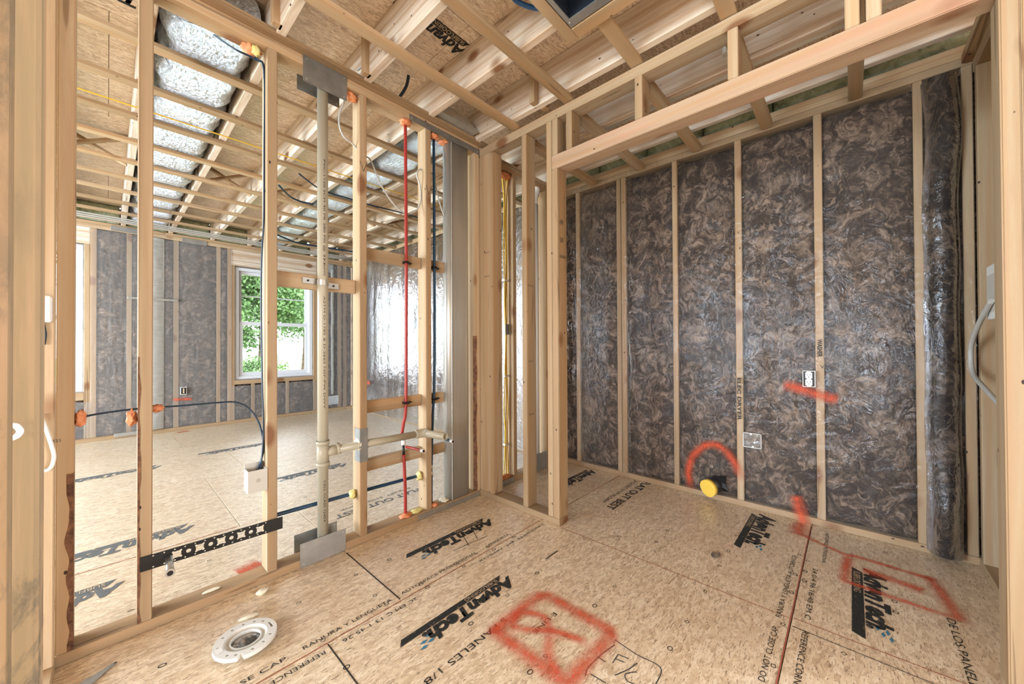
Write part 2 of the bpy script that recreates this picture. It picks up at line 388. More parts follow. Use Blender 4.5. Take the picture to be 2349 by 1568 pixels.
# pixel helpers, only to turn measured points into positions on real planes
def on(axis, val, px, py):
    d = Fv*FPX+Rv*(px-1174.5)-Uv*(py-784)
    o = Vector((0, 0, H)); i = 'xyz'.index(axis); return o+d*((val-o[i])/d[i])

# measured layout (metres)
YL = 1.90; YB = YL+.089          # left partition
XC = 1.745; XCB = XC+.089        # closet partition
XR = 2.735                       # right exterior wall
YF = 6.12                        # far wall
ZT = 2.367                       # underside of the top plates
ZS = 2.402                       # underside of the strapping
ZJ = 2.421; ZD = 2.637           # joists, deck

# ------------------------------------------------------------------ outside
g = box('lawn', -40, 60, 6.6, 80, -.75, -.55, M_GRASS, None, 0); tag(g, 'pale green lawn outside beyond the far windows', 'lawn', kind='structure')
g = box('ground', -40, 60, -40, 6.6, -.75, -.60, plain('bare_ground', (.40, .36, .30), .9), None, 0); tag(g, 'bare ground around and under the house', 'ground', kind='structure')
def leaves(name, parent, c, r, n, seed, size=.085):
    rnd = random.Random(seed); V = []; Fc = []
    lumps = [Vector((rnd.gauss(0, .5), rnd.gauss(0, .5), rnd.gauss(0, .5))) for _ in range(16)]
    for k in range(n):
        q = lumps[rnd.randrange(16)]+Vector((rnd.gauss(0, .2), rnd.gauss(0, .2), rnd.gauss(0, .18)))
        p = Vector((q.x*r[0], q.y*r[1], q.z*r[2]))+Vector(c)
        a = Vector((rnd.uniform(-1, 1), rnd.uniform(-1, 1), rnd.uniform(-1, 1))).normalized()*size
        b = a.cross(Vector((rnd.uniform(-1, 1), rnd.uniform(-1, 1), rnd.uniform(-1, 1)))).normalized()*size*.6
        i = len(V); V += [p-a, p-b, p+a, p+b]; Fc.append((i, i+1, i+2, i+3))
    me = bpy.data.meshes.new(name); cc = Vector(c); me.from_pydata([v-cc for v in V], [], Fc); me.update()
    o = link(name, me, M_LEAF, parent, c); o['kind'] = 'stuff'; return o
for nm, x, y, h, r, lab in (('tree', 4.3, 18, 3.9, (2.1, 1.8, 1.7), 'leafy tree on the lawn seen through the left half of the far window'),
                            ('tree', 7.6, 23, 4.6, (2.9, 2.2, 2.1), 'leafy tree on the lawn seen through the right half of the far window'),
                            ('tree', -2.5, 17, 6.0, (2.8, 2.4, 2.4), 'leafy tree outside seen through the cut off window at far left')):
    t = empty(nm, (x, y, -.56), lab, 'tree')
    tube('trunk', [(x, y, -.56), (x+.1, y, 1.5), (x-.1, y, 3.4), (x, y, h-1)], lambda i, N: .22-.12*i/N, M_TRUNK, t, seg=8)
    leaves('crown', t, (x, y, h-.7), r, 15000, int(x*10)+99)
for x, y, lab in ((3.3, 16, 'round green bush on the lawn at left of the far window'), (7.7, 17.5, 'round green bush on the lawn at right of the far window')):
    s = empty('bush', (x, y, -.56), lab, 'bush')
    leaves('foliage', s, (x, y, .15), (.85, .7, .5), 2500, int(x*7), .05)
    tube('stem', [(x, y, -.56), (x, y, .1)], .04, M_TRUNK, s, seg=6)

# ------------------------------------------------------------------ floor
floor = empty('floor', (0, 0, 0), 'subfloor of oriented strand board sheets with printed black lettering', 'floor', 'structure')
box('subfloor_framing', -4.0, 2.98, -2.2, 6.3, -.26, -.021, M_DECK, floor, 0)
rows = [(-2.2, -1.02, (-4, -1.2, 1.2, 2.98)), (-1.02, .175, (-4, -.74, 1.70, 2.98)), (.175, 1.36, (-4, -1.9, .52, 2.98)), (1.36, 2.61, (-4, -1.6, .81, 2.98)),
        (2.61, 3.78, (-4, -1.9, .52, 2.98)), (3.78, 4.98, (-4, -1.6, .80, 2.98)), (4.98, 6.3, (-4, -1.9, .52, 2.98))]
for y0, y1, xs in rows:
    for xa, xb in zip(xs, xs[1:]):
        box('floor_panel', xa+.0012, xb-.0012, y0+.0014, y1-.0014, -.0205, 0, M_FLOOR, floor, .0012)
Z1 = .0012; nX = (-1, 0, 0); nY = (0, -1, 0); pX = (1, 0, 0); pY = (0, 1, 0)
def logo(x0, x1, yb0, yb1, yt, mat=None, z=Z1, sub=True):
    """printed mark: letters read towards -x, bar beyond them (+y)"""
    mt = mat or M_INK; s = .02
    poly('printed_bar', [(x1, yb1, z), (x1-.03, yb0, z), (x0-.02, yb0, z), (x0, yb1, z)][::-1], mt, floor)
    text('printed_lettering', 'AdvanTech.', (x1+.025, yb0-.008, z), nX, nY, (yb0-yt)-.012, mt, floor, width=(x1-x0)*.93, shear=.25, bold=.055)
    if sub: text('printed_word', 'SUBFLOORING', (x1-.035, yb1-.006, z+.0006), nX, nY, (yb1-yb0)*.62, M_TAN, floor, width=(x1-x0)*.36)
    for k, (dx_, dy_) in enumerate(((0, 0), (.022, -.012), (.03, .014), (-.012, -.02))):
        cx, cy = x0-.0+dx_+.05, yt+.03+dy_
        poly('printed_leaf', [(cx-.018, cy, z), (cx, cy+.006, z), (cx+.018, cy, z), (cx, cy-.006, z)], M_BLUEINK, floor)
logo(.70, 1.195, 1.150, 1.177, 1.080)
logo(1.005, 1.52, 1.607, 1.638, 1.535)
logo(2.23, 2.68, 1.600, 1.628, 1.525)
logo(2.19, 2.665, .425, .458, .335)
logo(1.815, 2.335, -.028, .008, -.105)
logo(-.25, .32, 2.83, 2.875, 2.745, M_INKG); logo(-.55, .03, 2.385, 2.43, 2.295, M_INKG)
logo(.86, 1.40, 3.30, 3.34, 3.22, M_INKG); logo(-.25, .30, 4.45, 4.49, 4.37, M_INKG); logo(.60, 1.15, 4.62, 4.66, 4.54, M_INKG)
for xa, xb, yb in ((2.745, 2.14, 1.163), (1.52, .93, 2.33)):
    mt = M_INK if xa > 2 else M_INKG
    text('printed_lettering', 'FLAT OUT BEST', (xa, yb, Z1), nX, nY, .052, mt, floor, width=xa-xb, bold=.02)
    text('printed_lettering', '& QUIET, STIFF FLOOR', (xa-.03, yb+.062, Z1), nX, nY, .026, mt, floor, width=(xa-xb)*.85)
def seam_text(s, x, y, plus, h=.018, w=None, mt=None):
    text('printed_lettering', s, (x, y, Z1), pX if plus else nX, pY if plus else nY, h, mt or M_INK, floor, width=w)
seam_text('NO CLOSE CAP.', .12, 1.385, True, w=.29); seam_text('RANURA Y LENGUETA', .455, 1.385, True, w=.33)
seam_text('AUTOSPACE PROFESSIONAL', .83, 1.385, True, w=.42); seam_text('LENGUETA', 1.32, 1.385, True, w=.17)
seam_text('REFERENCE CORNER', .50, 1.332, False, w=.30); seam_text('2C EM C 13 1 45 26', .86, 1.332, False, w=.30)
seam_text('LINGUETTE  EM  APPROX', 1.70, 1.330, False, h=.014, w=.50)
seam_text('DO NOT CLOSE CAP.', 1.36, .205, True, w=.30); seam_text('RANURA Y LENGUETA-AUTOSPACE', 1.72, .205, True, w=.55); seam_text('REMOVE', 1.18, .205, True, w=.14)
seam_text('REFERENCE CORNER', 1.70, .140, False, w=.32); seam_text('24 0/4 96 18/48 EM C', 2.20, .140, False, w=.42); seam_text('AUTOSPACE PROFESSIONAL', 2.66, .112, False, h=.014, w=.38)
seam_text('DE LOS PANELES 1/8 DE P', 2.14, -.255, False, h=.022, w=.62); seam_text('E LINE', 1.17, .86, False, h=.018, w=.13)
seam_text('S PANELES 1/8', 1.02, .985, False, h=.024, w=.36)
bm = bmesh.new()
def mark(px, py, kind='o', s=.011):
    p = on('z', 0, px, py); n = 4 if kind == 'd' else 14; st = random.random() if kind == 'd' else 0
    a = [bm.verts.new((p.x+s*math.cos(2*math.pi*k/n+st), p.y+s*.8*math.sin(2*math.pi*k/n+st), Z1)) for k in range(n)]
    q = [bm.verts.new((p.x+s*.72*math.cos(2*math.pi*k/n+st), p.y+s*.55*math.sin(2*math.pi*k/n+st), Z1)) for k in range(n)]
    for k in range(n): bm.faces.new((a[k], a[(k+1) % n], q[(k+1) % n], q[k]))
for a in ((893, 1283), (685, 1382, 'd'), (816, 1318, 'd'), (887, 1385, 'd'), (966, 1340), (980, 1347), (1050, 1293, 'd'), (1064, 1299, 'd'), (1093, 1270, 'd'),
          (1119, 1254), (1133, 1260), (1179, 1232), (1232, 1314), (1281, 1279, 'd'), (1164, 1365, 'd'), (1080, 1430), (1364, 1389), (1410, 1345, 'd'), (1298, 1457, 'd'),
          (1251, 1504, 'd'), (1216, 1541), (1537, 1487), (1576, 1426, 'd'), (1461, 1289, 'd'), (1618, 1356, 'd'), (1531, 1217), (1506, 1243), (1671, 1264), (1650, 1297, 'd'),
          (1341, 1236, 'd'), (1690, 1228, 'd'), (1834, 1272, 'd'), (1853, 1286, 'd'), (1824, 1317), (1847, 1310), (1815, 1358), (1845, 1332), (1796, 1432, 'd'), (1774, 1527, 'd'),
          (1936, 1499, 'd'), (2031, 1266, 'd'), (2039, 1299), (2052, 1379), (2055, 1404), (860, 1366, 'd'), (795, 1530), (741, 1468, 'd'), (372, 1526), (1559, 1187, 'd'), (1420, 1230), (1394, 1146), (1451, 1152, 'd'),
          (590, 1206), (480, 1285, 'd'), (300, 1400, 'd'), (650, 1120, 'd'), (700, 1140)):
    mark(*a)
fin('printed_nail_marks', bm, M_INK, floor)['kind'] = 'stuff'
def line(name, p, q, w, mat, z=Z1):
    p = Vector((*p, z)); q = Vector((*q, z)); d = (q-p).normalized(); s = Vector((-d.y, d.x, 0))*w/2
    return poly(name, [p+s, p-s, q-s, q+s], mat, floor)
line('marker_line', (.81, 1.37), (.81, 1.87), .005, M_MARK); line('marker_line', (.52, .80), (.52, 1.35), .004, M_MARK)
line('marker_line', (1.70, .17), (1.70, -.6), .003, M_MARK)
line('chalk_line', (1.738, 1.22), (1.742, .18), .003, M_RED); line('chalk_line', (1.752, .17), (1.775, -.6), .003, M_RED)
line('chalk_line', (.1, 1.352), (1.72, 1.366), .003, M_RED); line('chalk_line', (2.0, 1.362), (2.73, 1.362), .003, M_RED)
line('chalk_line', (1.0, .178), (2.70, .178), .004, M_RED); line('chalk_line', (-.15, 2.614), (.5, 2.612), .004, M_RED)
for pp, nm in (([(1410, 1478), (1380, 1500), (1350, 1530), (1343, 1548)], 0), ([(1410, 1466), (1460, 1500), (1515, 1530), (1505, 1568)], 0), ([(1370, 1505), (1388, 1517)], 0),
               ([(1418, 1500), (1405, 1520)], 0), ([(1418, 1500), (1442, 1510)], 0), ([(1412, 1510), (1432, 1518)], 0), ([(1462, 1520), (1440, 1535), (1410, 1548)], 0), ([(1460, 1540), (1435, 1545), (1438, 1560), (1455, 1568)], 0), ([(1355, 1545), (1390, 1566)], 0),
               ([(1280, 1262), (1252, 1281)], 1), ([(1118, 1228), (1040, 1262)], 0), ([(1085, 1215), (1095, 1235)], 0), ([(1062, 1228), (1075, 1250)], 0)):
    P = [on('z', Z1, *a) for a in pp]
    bmq = bmesh.new(); bm_tube(bmq, P, .0016 if not nm else .003, seg=4, cap=True, flat=.15); fin('handwritten_stroke', bmq, M_MARK, floor)
# sprayed marks on the floor
def spr(pts, w, parent=floor, z=.0022): quad_strip('spray_paint_stroke', [(a, b, z) for a, b in pts], w, (0, 0, 1), M_SPRAY, parent)
for i, q in enumerate((((1.23, .97), (1.23, .62)), ((1.24, .635), (.93, .65)), ((.945, .64), (.95, .99)), ((.93, .965), (1.24, .955)))): spr([q[0], ((q[0][0]+q[1][0])/2, (q[0][1]+q[1][1])/2+.003), q[1]], .088, z=.0022+i*.0004)
spr([(1.13, .68), (1.09, .80), (1.03, .88), (1.00, .94)], .055, z=.004); spr([(1.0, .93), (1.08, .95), (1.12, .87), (1.07, .80)], .058, z=.0044); spr([(1.07, .80), (1.0, .76), (.95, .68)], .06, z=.0048)
spr([(2.55, .22), (2.46, .06), (2.44, .0)], .04); spr([(2.46, .03), (2.45, -.12), (2.44, -.27)], .05, z=.0026); spr([(2.44, .02), (2.28, .03), (2.15, .03)], .06, z=.003)
spr([(2.47, -.24), (2.30, -.27), (2.13, -.29)], .07, z=.0034); spr([(2.17, .04), (2.16, -.12), (2.15, -.28)], .045, z=.0038); spr([(2.33, -.02), (2.32, -.12), (2.30, -.22)], .09, z=.0042)
spr([(.40, 2.07), (.45, 2.08), (.50, 2.09)], .15); spr([(2.70, .22), (2.62, .23), (2.52, .22)], .10, z=.0046)

# ------------------------------------------------------------------ ceiling: deck, joists, strapping
ceil = empty('ceiling', (0, 0, ZD), 'open ceiling of joists and furring strips under a strand board deck', 'ceiling', 'structure')
dj = [-4.0, -1.2, 1.22, 2.98]
for k, y in enumerate([-2.2, -1.0, .2, 1.4, 2.6, 3.8, 5.0]):
    xs = dj if k % 2 else [-4.0, 0.0, 2.2, 2.98]
    for xa, xb in zip(xs, xs[1:]): box('deck_panel', xa+.001, xb-.001, y+.0015, min(y+1.2, 6.3)-.0015, ZD, ZD+.02, M_DECK, ceil, .001)
JX = [.098+.4*k for k in range(-10, 4)]+[1.675, 2.11, 2.545]
box('sky_leak_cover', -4.0, 3.0, -2.2, 6.3, ZD+.022, ZD+.05, M_DECK, ceil, 0)  # unseen slab added to block sky light from the deck panel gaps
for x in JX: box('joist', x, x+.040, -2.2, 6.2, ZJ, ZD-.001, 'board', ceil, .003)
SY = [-.06+.3965*k for k in range(-5, 16)]
for i, y in enumerate(SY):
    if abs(y-1.92) < .06: continue
    xe = 2.79 if y > 2 or y < 2 else 2.79
    if abs(y-.733) < .03:
        box('furring_strip', -2.2, .97, y, y+.060, ZS, ZJ-.0008, 'pine', ceil, .0015); box('furring_strip', 1.407, 1.80, y, y+.060, ZS, ZJ-.0008, 'pine', ceil, .0015)
        box('closet_ceiling_joist', 1.835, 2.72, y+.004, y+.062, 2.352, 2.392, 'pine', ceil, .002)
    elif y < 1.9:
        box('furring_strip', -2.2, 1.80, y, y+.060, ZS, ZJ-.0008, 'pine', ceil, .0015)
        box('closet_ceiling_joist', 1.835, 2.72, y+.004, y+.062, 2.352, 2.392, 'pine', ceil, .002)
    else:
        box('furring_strip', -4.0, 2.79, y, y+.060, ZS-.002, ZJ-.0008, 'pine', ceil, .0015)
for x, y in ((.872, 1.80), (1.715, 1.30), (.47, 1.80), (1.63, 1.315)): box('web_block', x, x+.04, y, y+.038, ZJ+.0, ZD-.004, 'pine', ceil)
# diagonal bridging in the far room
def brace(x0, z0, x1, z1, y):
    bm = bmesh.new(); d = Vector((x1-x0, 0, z1-z0)); n = Vector((-d.z, 0, d.x)).normalized()*.009
    bm_ = []
    for yy in (y, y+.05):
        for s in (-1, 1):
            for q in ((x0, z0), (x1, z1)): bm_.append(bm.verts.new(Vector((q[0], yy, q[1]))+n*s))
    for f in ((0, 1, 3, 2), (4, 6, 7, 5), (0, 4, 5, 1), (2, 3, 7, 6), (0, 2, 6, 4), (1, 5, 7, 3)): bm.faces.new([bm_[i] for i in f])
    bmesh.ops.recalc_face_normals(bm, faces=bm.faces)
    fin('bridging_brace', bm, WOOD[('pine', 0)], ceil)
for xa, xb in zip(JX, JX[1:]):
    if xa > -.8 and xa not in (.098,): brace(xa+.041, ZJ+.015, xb-.001, ZD-.02, 4.02); brace(xa+.041, ZD-.02, xb-.001, ZJ+.015, 4.08)
for xa in JX: 
    if xa > -1.4 and xa < 2.4: batt(ceil, 'y', 6.13, -1, xa+.045, xa+.39, ZJ+.005, ZD-.005, xa*9, .05, .002, M_GREEN, 'rim_insulation')
c_ = lambda x, y: on('z', ZD-.0015, x, y)
# print on the deck underside
pA = c_(1074, 100); pN = c_(985, 52)
dd = (pN-pA); dd.z = 0; dd = Vector((-1, 0, 0)) if abs(dd.x) > abs(dd.y) else Vector((0, 1 if dd.y > 0 else -1, 0))
text('printed_lettering', 'AdvanTech', (1.315, 1.528, ZD-.0015), (-1, 0, 0), (0, 1, 0), .066, M_INK, ceil, width=.42, bold=.04, shear=.2)
poly('printed_bar', [(1.30, 1.485, ZD-.0012), (1.28, 1.522, ZD-.0012), (.96, 1.522, ZD-.0012), (.98, 1.485, ZD-.0012)], M_INK, ceil)
text('printed_word', 'SUBFLOORING', (1.275, 1.491, ZD-.0018), (-1, 0, 0), (0, 1, 0), .024, M_TAN, ceil, width=.22)
for k in range(5):
    text('printed_lettering', 'AdvanTech', (.33-.0*k, 2.42+.9*k, ZD-.0015), (-1, 0, 0), (0, 1, 0), .066, M_INK, ceil, width=.42, bold=.04, shear=.2) if k < 1 else None

# ------------------------------------------------------------------ left partition
wl = empty('wall_left', (.8, YL, 0), 'open stud partition on the left with two crossing blocks and plumbing', 'wall', 'structure')
box('bottom_plate', -.20, XC-.001, YL, YB, .0005, .038, 'pine', wl); box('bottom_plate', XCB+.03, XR-.01, YL, YB, .0005, .038, 'pine', wl)
box('top_plate', -1.2, XC-.003, YL, YB, ZT, ZT+.029, 'pine', wl); box('top_plate', -1.2, XC-.003, YL+.004, YB+.003, ZT+.0295, ZJ-.004, 'pine', wl)
box('top_plate', XC+.01, XR-.01, YL, YB, ZT-.02, ZT+.018, 'pine', wl); box('top_plate', XC+.01, XR-.01, YL, YB, ZT+.0185, ZT+.048, 'pine', wl)
box('ceiling_nailer', -1.2, XC+.09, YL-.045, YL+.018, ZJ-.003, ZJ+.016, 'pine', ceil, .005, 2)
SX = [-.113, .075, .477, .895, 1.305]
for i, x in enumerate(SX): box('stud', x, x+.038, YL, YB, .0385, ZT-.0005, 'pine', wl, .003, 2)
box('stud', XC-.040, XC-.001, YL, YB, .0385, ZT-.0005, 'pine', wl, .003, 2)
for x in (2.09, 2.505): box('stud', x, x+.038, YL, YB, .0385, ZT-.021, 'pine', wl, .003, 2)
BY0, BY1 = 1.951, 1.988
for xa, xb, z0, z1 in ((.5155, .8945, 1.315, 1.385), (.9335, 1.3045, 1.508, 1.575), (1.3435, 1.50, 1.508, 1.575), (.9335, 1.3045, .668, .735), (1.3435, 1.475, .668, .735),
                       (.9335, 1.3045, .350, .415), (1.3435, 1.495, .345, .405)): box('block', xa, xb, BY0, BY1, z0, z1, 'pine', wl, .003)
def bark(x, y, z0, z1, w, d, seed):
    n = 26
    def fn(u, v):
        z = z0+(z1-z0)*v; k = .55+.6*noise.noise(Vector((z*14, seed, 0)))
        a = u*2-1
        return Vector((x+(w*k*max(0, -a)), y-.0015+(d*max(0, a)), z)) if w > 0 else Vector((x+(w*k*max(0, -a)), y-.0015+d*max(0, a), z))
    surf('bark_edge', fn, 2, n, M_BARK, wl)
bark(.0745, YL, .04, 1.0, .012, .03, 1.3); bark(-.0745, YL, .04, .62, -.022, .03, 4.2); bark(XC-.0405, YL, .04, 1.1, .014, .03, 7.7)
# hole shield: a split pipe shield on stud three
bm = bmesh.new(); bm_box(bm, .892, .936, YL-.0015, YL+.06, .425, .60); fin('stud_shoe', bm, M_PLATE, wl)
# handwritten V marks on studs
def vmark(x, z, s=.03, y=YL-.001, parent=wl, shape='V'):
    L = {'V': [[(-.4, .5), (0, -.5), (.4, .6)]], 'X': [[(-.4, .5), (.4, -.5)], [(.4, .5), (-.4, -.5)]], 'H': [[(-.4, .5), (.4, .5)], [(0, .5), (0, -.5)], [(-.4, -.5), (.4, -.5)]]}[shape]
    for st in L:
        b2 = bmesh.new(); bm_tube(b2, [(x+a*s, y, z+c*s) for a, c in st], .0013, seg=4, smooth=False); fin('handwritten_mark', b2, M_MARK, parent)
vmark(.914, 1.985, .05); vmark(1.325, 1.985, .05)

# ------------------------------------------------------------------ closet partition
wm = empty('wall_middle', (XC, .7, 0), 'closet partition with wide framed opening under a flat header', 'wall', 'structure')
box('bottom_plate', XC, XCB, 1.237, YB, .0005, .038, 'pine', wm)
box('top_plate', XC, XCB, -.9, YL-.001, 2.345, 2.3985, 'pine', wm, .003)
box('stud', XC, XCB, 1.769, YL-.001, .0385, 2.3445, 'pine', wm, .004, 2)
box('stud', XC, XCB, YL+.001, YL+.04, .0385, 2.34, 'pine', wm, .003)
box('stud', XC, XCB, 1.472, 1.512, .0385, 2.3445, 'pine', wm, .003, 2)
box('king_stud', XC, XCB, 1.279, 1.318, .0385, 2.3445, 'pine', wm, .003, 2)
box('jack_stud', XC, XCB, 1.237, 1.2785, .0385, 2.0545, 'pine', wm, .003, 2)
box('header', XC, XCB, -.362, 1.2785, 2.055, 2.1350, 'red', wm, .003, 2)
box('header_plate', XCB+.001, XCB+.038, -.362, 1.2785, 2.105, 2.16, 'pine', wm, .003, 2)
for y in (1.2385, 1.14, .737, .333, -.031, -.085):
    box('cripple_stud', XC, XCB, y, y+.0385, 2.1355, 2.3445, 'pine', wm, .003)
box('jack_stud', XC, XCB, -.362, -.324, .0385, 2.0545, 'pine', wm, .004, 2)
box('king_stud', XC, XCB, -.401, -.3625, .0385, 2.3445, 'pine', wm, .003, 2)
box('bottom_plate', XC, XCB, -.9, -.3245, .0005, .038, 'pine', wm)
for s, z, h in (('(4)', 1.735, .030), ('5/0', 1.63, .028), ('bi-fold', 1.54, .022)):
    text('handwritten_note', s, (1.763, 1.2358, z), (1, 0, 0), (0, 0, 1), h, M_MARK, wm, width=.056 if s == 'bi-fold' else .032)
for x, y, z, s in ((XC-.001, 1.83, 1.66, 'SPF 2'), (XC-.001, 1.83, 1.50, 'KD-HT')): text('printed_grade_stamp', s, (x, y+.02, z), (0, -1, 0), (0, 0, 1), .010, M_MARK, wm, width=.05)
for s, z in (('STUD', 1.40), ('KD-HT', .93), ('SPF', .60)): text('printed_grade_stamp', s, (1.758, 1.4715, z), (1, 0, 0), (0, 0, 1), .010, M_MARK, wm, width=.05)

# ------------------------------------------------------------------ right exterior wall
wr = empty('wall_right', (XR, 1, 0), 'right exterior wall with brown insulation batts behind clear plastic film', 'wall', 'structure')
XO = XR+.14
box('bottom_plate', XR, XO, -.9, 6.2, .0005, .038, 'pine', wr); box('top_plate', XR, XO, -.9, 6.2, 2.347, 2.386, 'pine', wr); box('top_plate', XR+.003, XO, -.9, 6.2, 2.3885, ZJ-.001, 'pine', wr); box('rim_board', XR+.006, XO, -.9, 6.2, ZJ, 2.452, 'pine', wr)
box('sheathing', XO, XO+.012, -.9, 6.2, -.02, ZD, M_DECK, wr, 0)
YS = [(-.43, -.395), (-.271, -.238), (.114, .152), (.511, .549), (.907, .941), (1.294, 1.332), (1.337, 1.372), (1.715, 1.752)]
y = 2.13
while y < 6.0: YS.append((y, y+.038)); y += .40
YS.append((6.06, 6.1))
YS = [(-.85, -.81)]+YS
for a, b in YS: box('stud', XR, XO, a, b, .0385, 2.3465, 'pine', wr, .003)
for i, ((a, b), (c, d)) in enumerate(zip(YS, YS[1:])):
    if c-b > .03: batt(wr, 'x', XR+.012, -1, b-.004, c+.004, .046, 2.318, i*3.7+1, .09)
for y0 in [-.45+.4*k for k in range(0, 16)]: batt(wr, 'x', XR+.045, -1, y0, y0+.396, 2.453, ZD-.003, y0*5, .05, .001, M_GREEN, 'rim_insulation', .035)
# polyethylene film: hangs in front of the studs, sagging into each bay
EDG = [(a+b)/2 for a, b in YS]
def film_off(yy, z):
    j = min(range(len(EDG)), key=lambda k: abs(EDG[k]-yy)); dist = abs(EDG[j]-yy)
    s = min(1, dist/.10); return .006+.016*s*(.6+.4*noise.noise(Vector((yy*3, z*1.2, 3))))+.004*noise.noise(Vector((yy*9+z*3, z*3-yy, 9)))
def film(name, ya, yb, mat, z1=2.385): surf(name, lambda u, v: Vector((XR-film_off(ya+(yb-ya)*u, .01+(z1-.01)*v), ya+(yb-ya)*u, .012+(z1-.012)*v)), int((yb-ya)/.022), 70, mat, wr)
film('vapor_barrier_film', -.43, 1.885, M_FILM); film('vapor_barrier_film', 2.0, 6.08, M_FILM3)
# spare batt roll bulging at the right end of the closet wall
def bulk(u, v):
    yy = -.385+.118*u; z = .02+2.30*v
    r = math.sin(math.pi*min(1, max(0, u)))**.5
    return Vector((XR-.004-.052*r*(1+.35*noise.noise(Vector((yy*6, z*2.4, 2))))-(.03*math.exp(-((z-.2)/.16)**2))*r, yy+.022*noise.noise(Vector((0, z*2.2, 5))), z))
surf('insulation_batt', bulk, 14, 80, M_BATT, wr, -.01)
surf('vapor_barrier_film', lambda u, v: bulk(u, v)+Vector((-.006, 0, 0)), 14, 80, M_FILM, wr)
# marks on that wall
wx = XR-.024
text('handwritten_note', 'WASHER', (XR-.016, .142, 1.06), (0, 0, -1), (0, -1, 0), .020, M_MARK, wr, width=.10, bold=.03)
text('handwritten_note', 'V', (XR-.016, .130, .895), (0, -1, 0), (0, 0, 1), .02, M_MARK, wr, width=.016)
text('handwritten_note', 'ELEC DRYER', (XR-.016, .540, .82), (0, 0, -1), (0, -1, 0), .020, M_MARK, wr, width=.27, bold=.03)
def wspray(pts, w, dx=0.): quad_strip('spray_paint_stroke', [(XR-.030-dx, a, z) for a, z in pts], w, (-1, 0, 0), M_SPRAY, wr)
wspray([(.31, .795), (.22, .775), (.13, .745), (.05, .722)], .085)
wspray([(.812, .03), (.836, .14), (.815, .25), (.75, .34), (.68, .372), (.61, .345), (.56, .28), (.515, .17)], .075)
wspray([(.245, .16), (.225, .06), (.205, -.005)], .09)

# ------------------------------------------------------------------ closet end wall (near right)
we = empty('wall_front', (2.3, -.43, 0), 'narrow end wall of the closet at the right edge', 'wall', 'structure')
box('bottom_plate', XCB+.001, XR-.001, -.52, -.43, .0005, .038, 'pine', we); box('top_plate', XCB+.001, XR-.001, -.52, -.43, 2.30, 2.345, 'pine', we); box('top_plate', XCB+.001, XR-.001, -.52, -.43, 2.3455, 2.39, 'pine', we)
for x in (2.665, 2.39, 1.98): box('stud', x, x+.038, -.52, -.43, .0385, 2.2995, 'pine', we, .003)
box('backing_board', 1.9, XR-.001, -.545, -.5205, .0005, 2.39, 'pine', we)
bx = box('wall_box', 2.30, 2.46, -.455, -.415, 1.13, 1.35, M_WHT, None, .004); bx.name = 'supply_box'; tag(bx, 'white plastic supply box on the closet end wall at the right edge', 'box')
box('box_recess', 2.315, 2.445, -.4145, -.4135, 1.16, 1.31, M_BOXG, bx, 0); box('tab', 2.46, 2.50, -.43, -.424, 1.25, 1.29, M_WHT, bx, .002)
t = tube('clear_hose', [(2.33, -.405, 1.20), (2.45, -.40, 1.14), (2.58, -.395, 1.05), (2.62, -.395, .98), (2.58, -.395, .90), (2.42, -.40, .85), (2.25, -.41, .80)], .009, M_GREYC); tag(t, 'curved grey plastic hose below the white supply box', 'hose')

# ------------------------------------------------------------------ parts of the shell behind the camera
wz = empty('wall_rear', (0, -2.2, 0), 'sheathed outer walls behind the camera', 'wall', 'structure')
box('sheathing', -4.0, 2.9, -2.23, -2.2, 0, ZD, M_DECK, wz, 0); box('sheathing', XO, XO+.012, -2.2, -.9, -.02, ZD, M_DECK, wz, 0)
box('sheathing', -4.02, -4.0, -2.2, 2.2, 0, ZD, M_DECK, wz, 0); box('sheathing', -4.02, -4.0, 2.2, 6.3, 2.35, ZD, M_DECK, wz, 0); box('sheathing', -4.02, -4.0, 2.2, 6.3, 0, .4, M_DECK, wz, 0)

# ------------------------------------------------------------------ near left wall
wn = empty('wall_side', (-.1, 1, 0), 'stud wall at the left edge beside the camera', 'wall', 'structure')
box('stud', -.20, -.112, 1.846, 1.884, .0385, ZT, 'pine', wn, .003); box('bottom_plate', -.20, -.112, .2, 1.898, .0005, .038, 'pine', wn)
box('stud', -.131, -.042, .547, .590, .0005, 2.40, 'mold', wn, .003); box('stud', -.131, -.042, .383, .410, .0005, 2.40, 'mold', wn, .003)
box('stud', -.131, -.042, .20, .238, .0005, 2.40, 'mold', wn, .003)
box('top_plate', -.20, -.112, .2, 1.898, ZT+.0005, ZT+.03, 'pine', wn)
p = on('y', 1.845, 98, 680); q = on('y', 1.845, 122, 740)
sb = box('switch_box', -.175, q.x, 1.800, 1.8455, q.z, p.z, M_WHT, None, .004); tag(sb, 'small white plastic box on the far left stud', 'box')
t = tube('hanging_cable', [on('y', 1.835, *a) for a in ((92, 950), (106, 985), (118, 1020), (124, 1045), (119, 1068), (108, 1078), (96, 1078))], .005, M_WHT); tag(t, 'white cable hanging in a loop on the far left stud', 'cable')
t = tube('pipe_loop', [on('y', .540, *a) for a in ((22, 975), (36, 976), (46, 988), (38, 1000), (24, 1006))], .0022, M_WHT); tag(t, 'white cable end poking out between the blurred left edge studs', 'cable')
t = tube('blue_wire', [on('y', 1.84, *a) for a in ((98, 740), (103, 765), (100, 790))], .004, M_DBLUE); tag(t, 'short blue wire leaving the small white box at far left', 'cable')
text('printed_grade_stamp', 'K225', (on('y', 1.8455, 110, 1016)), (1, 0, 0), (0, 0, 1), .009, M_MARK, wn, width=.026)

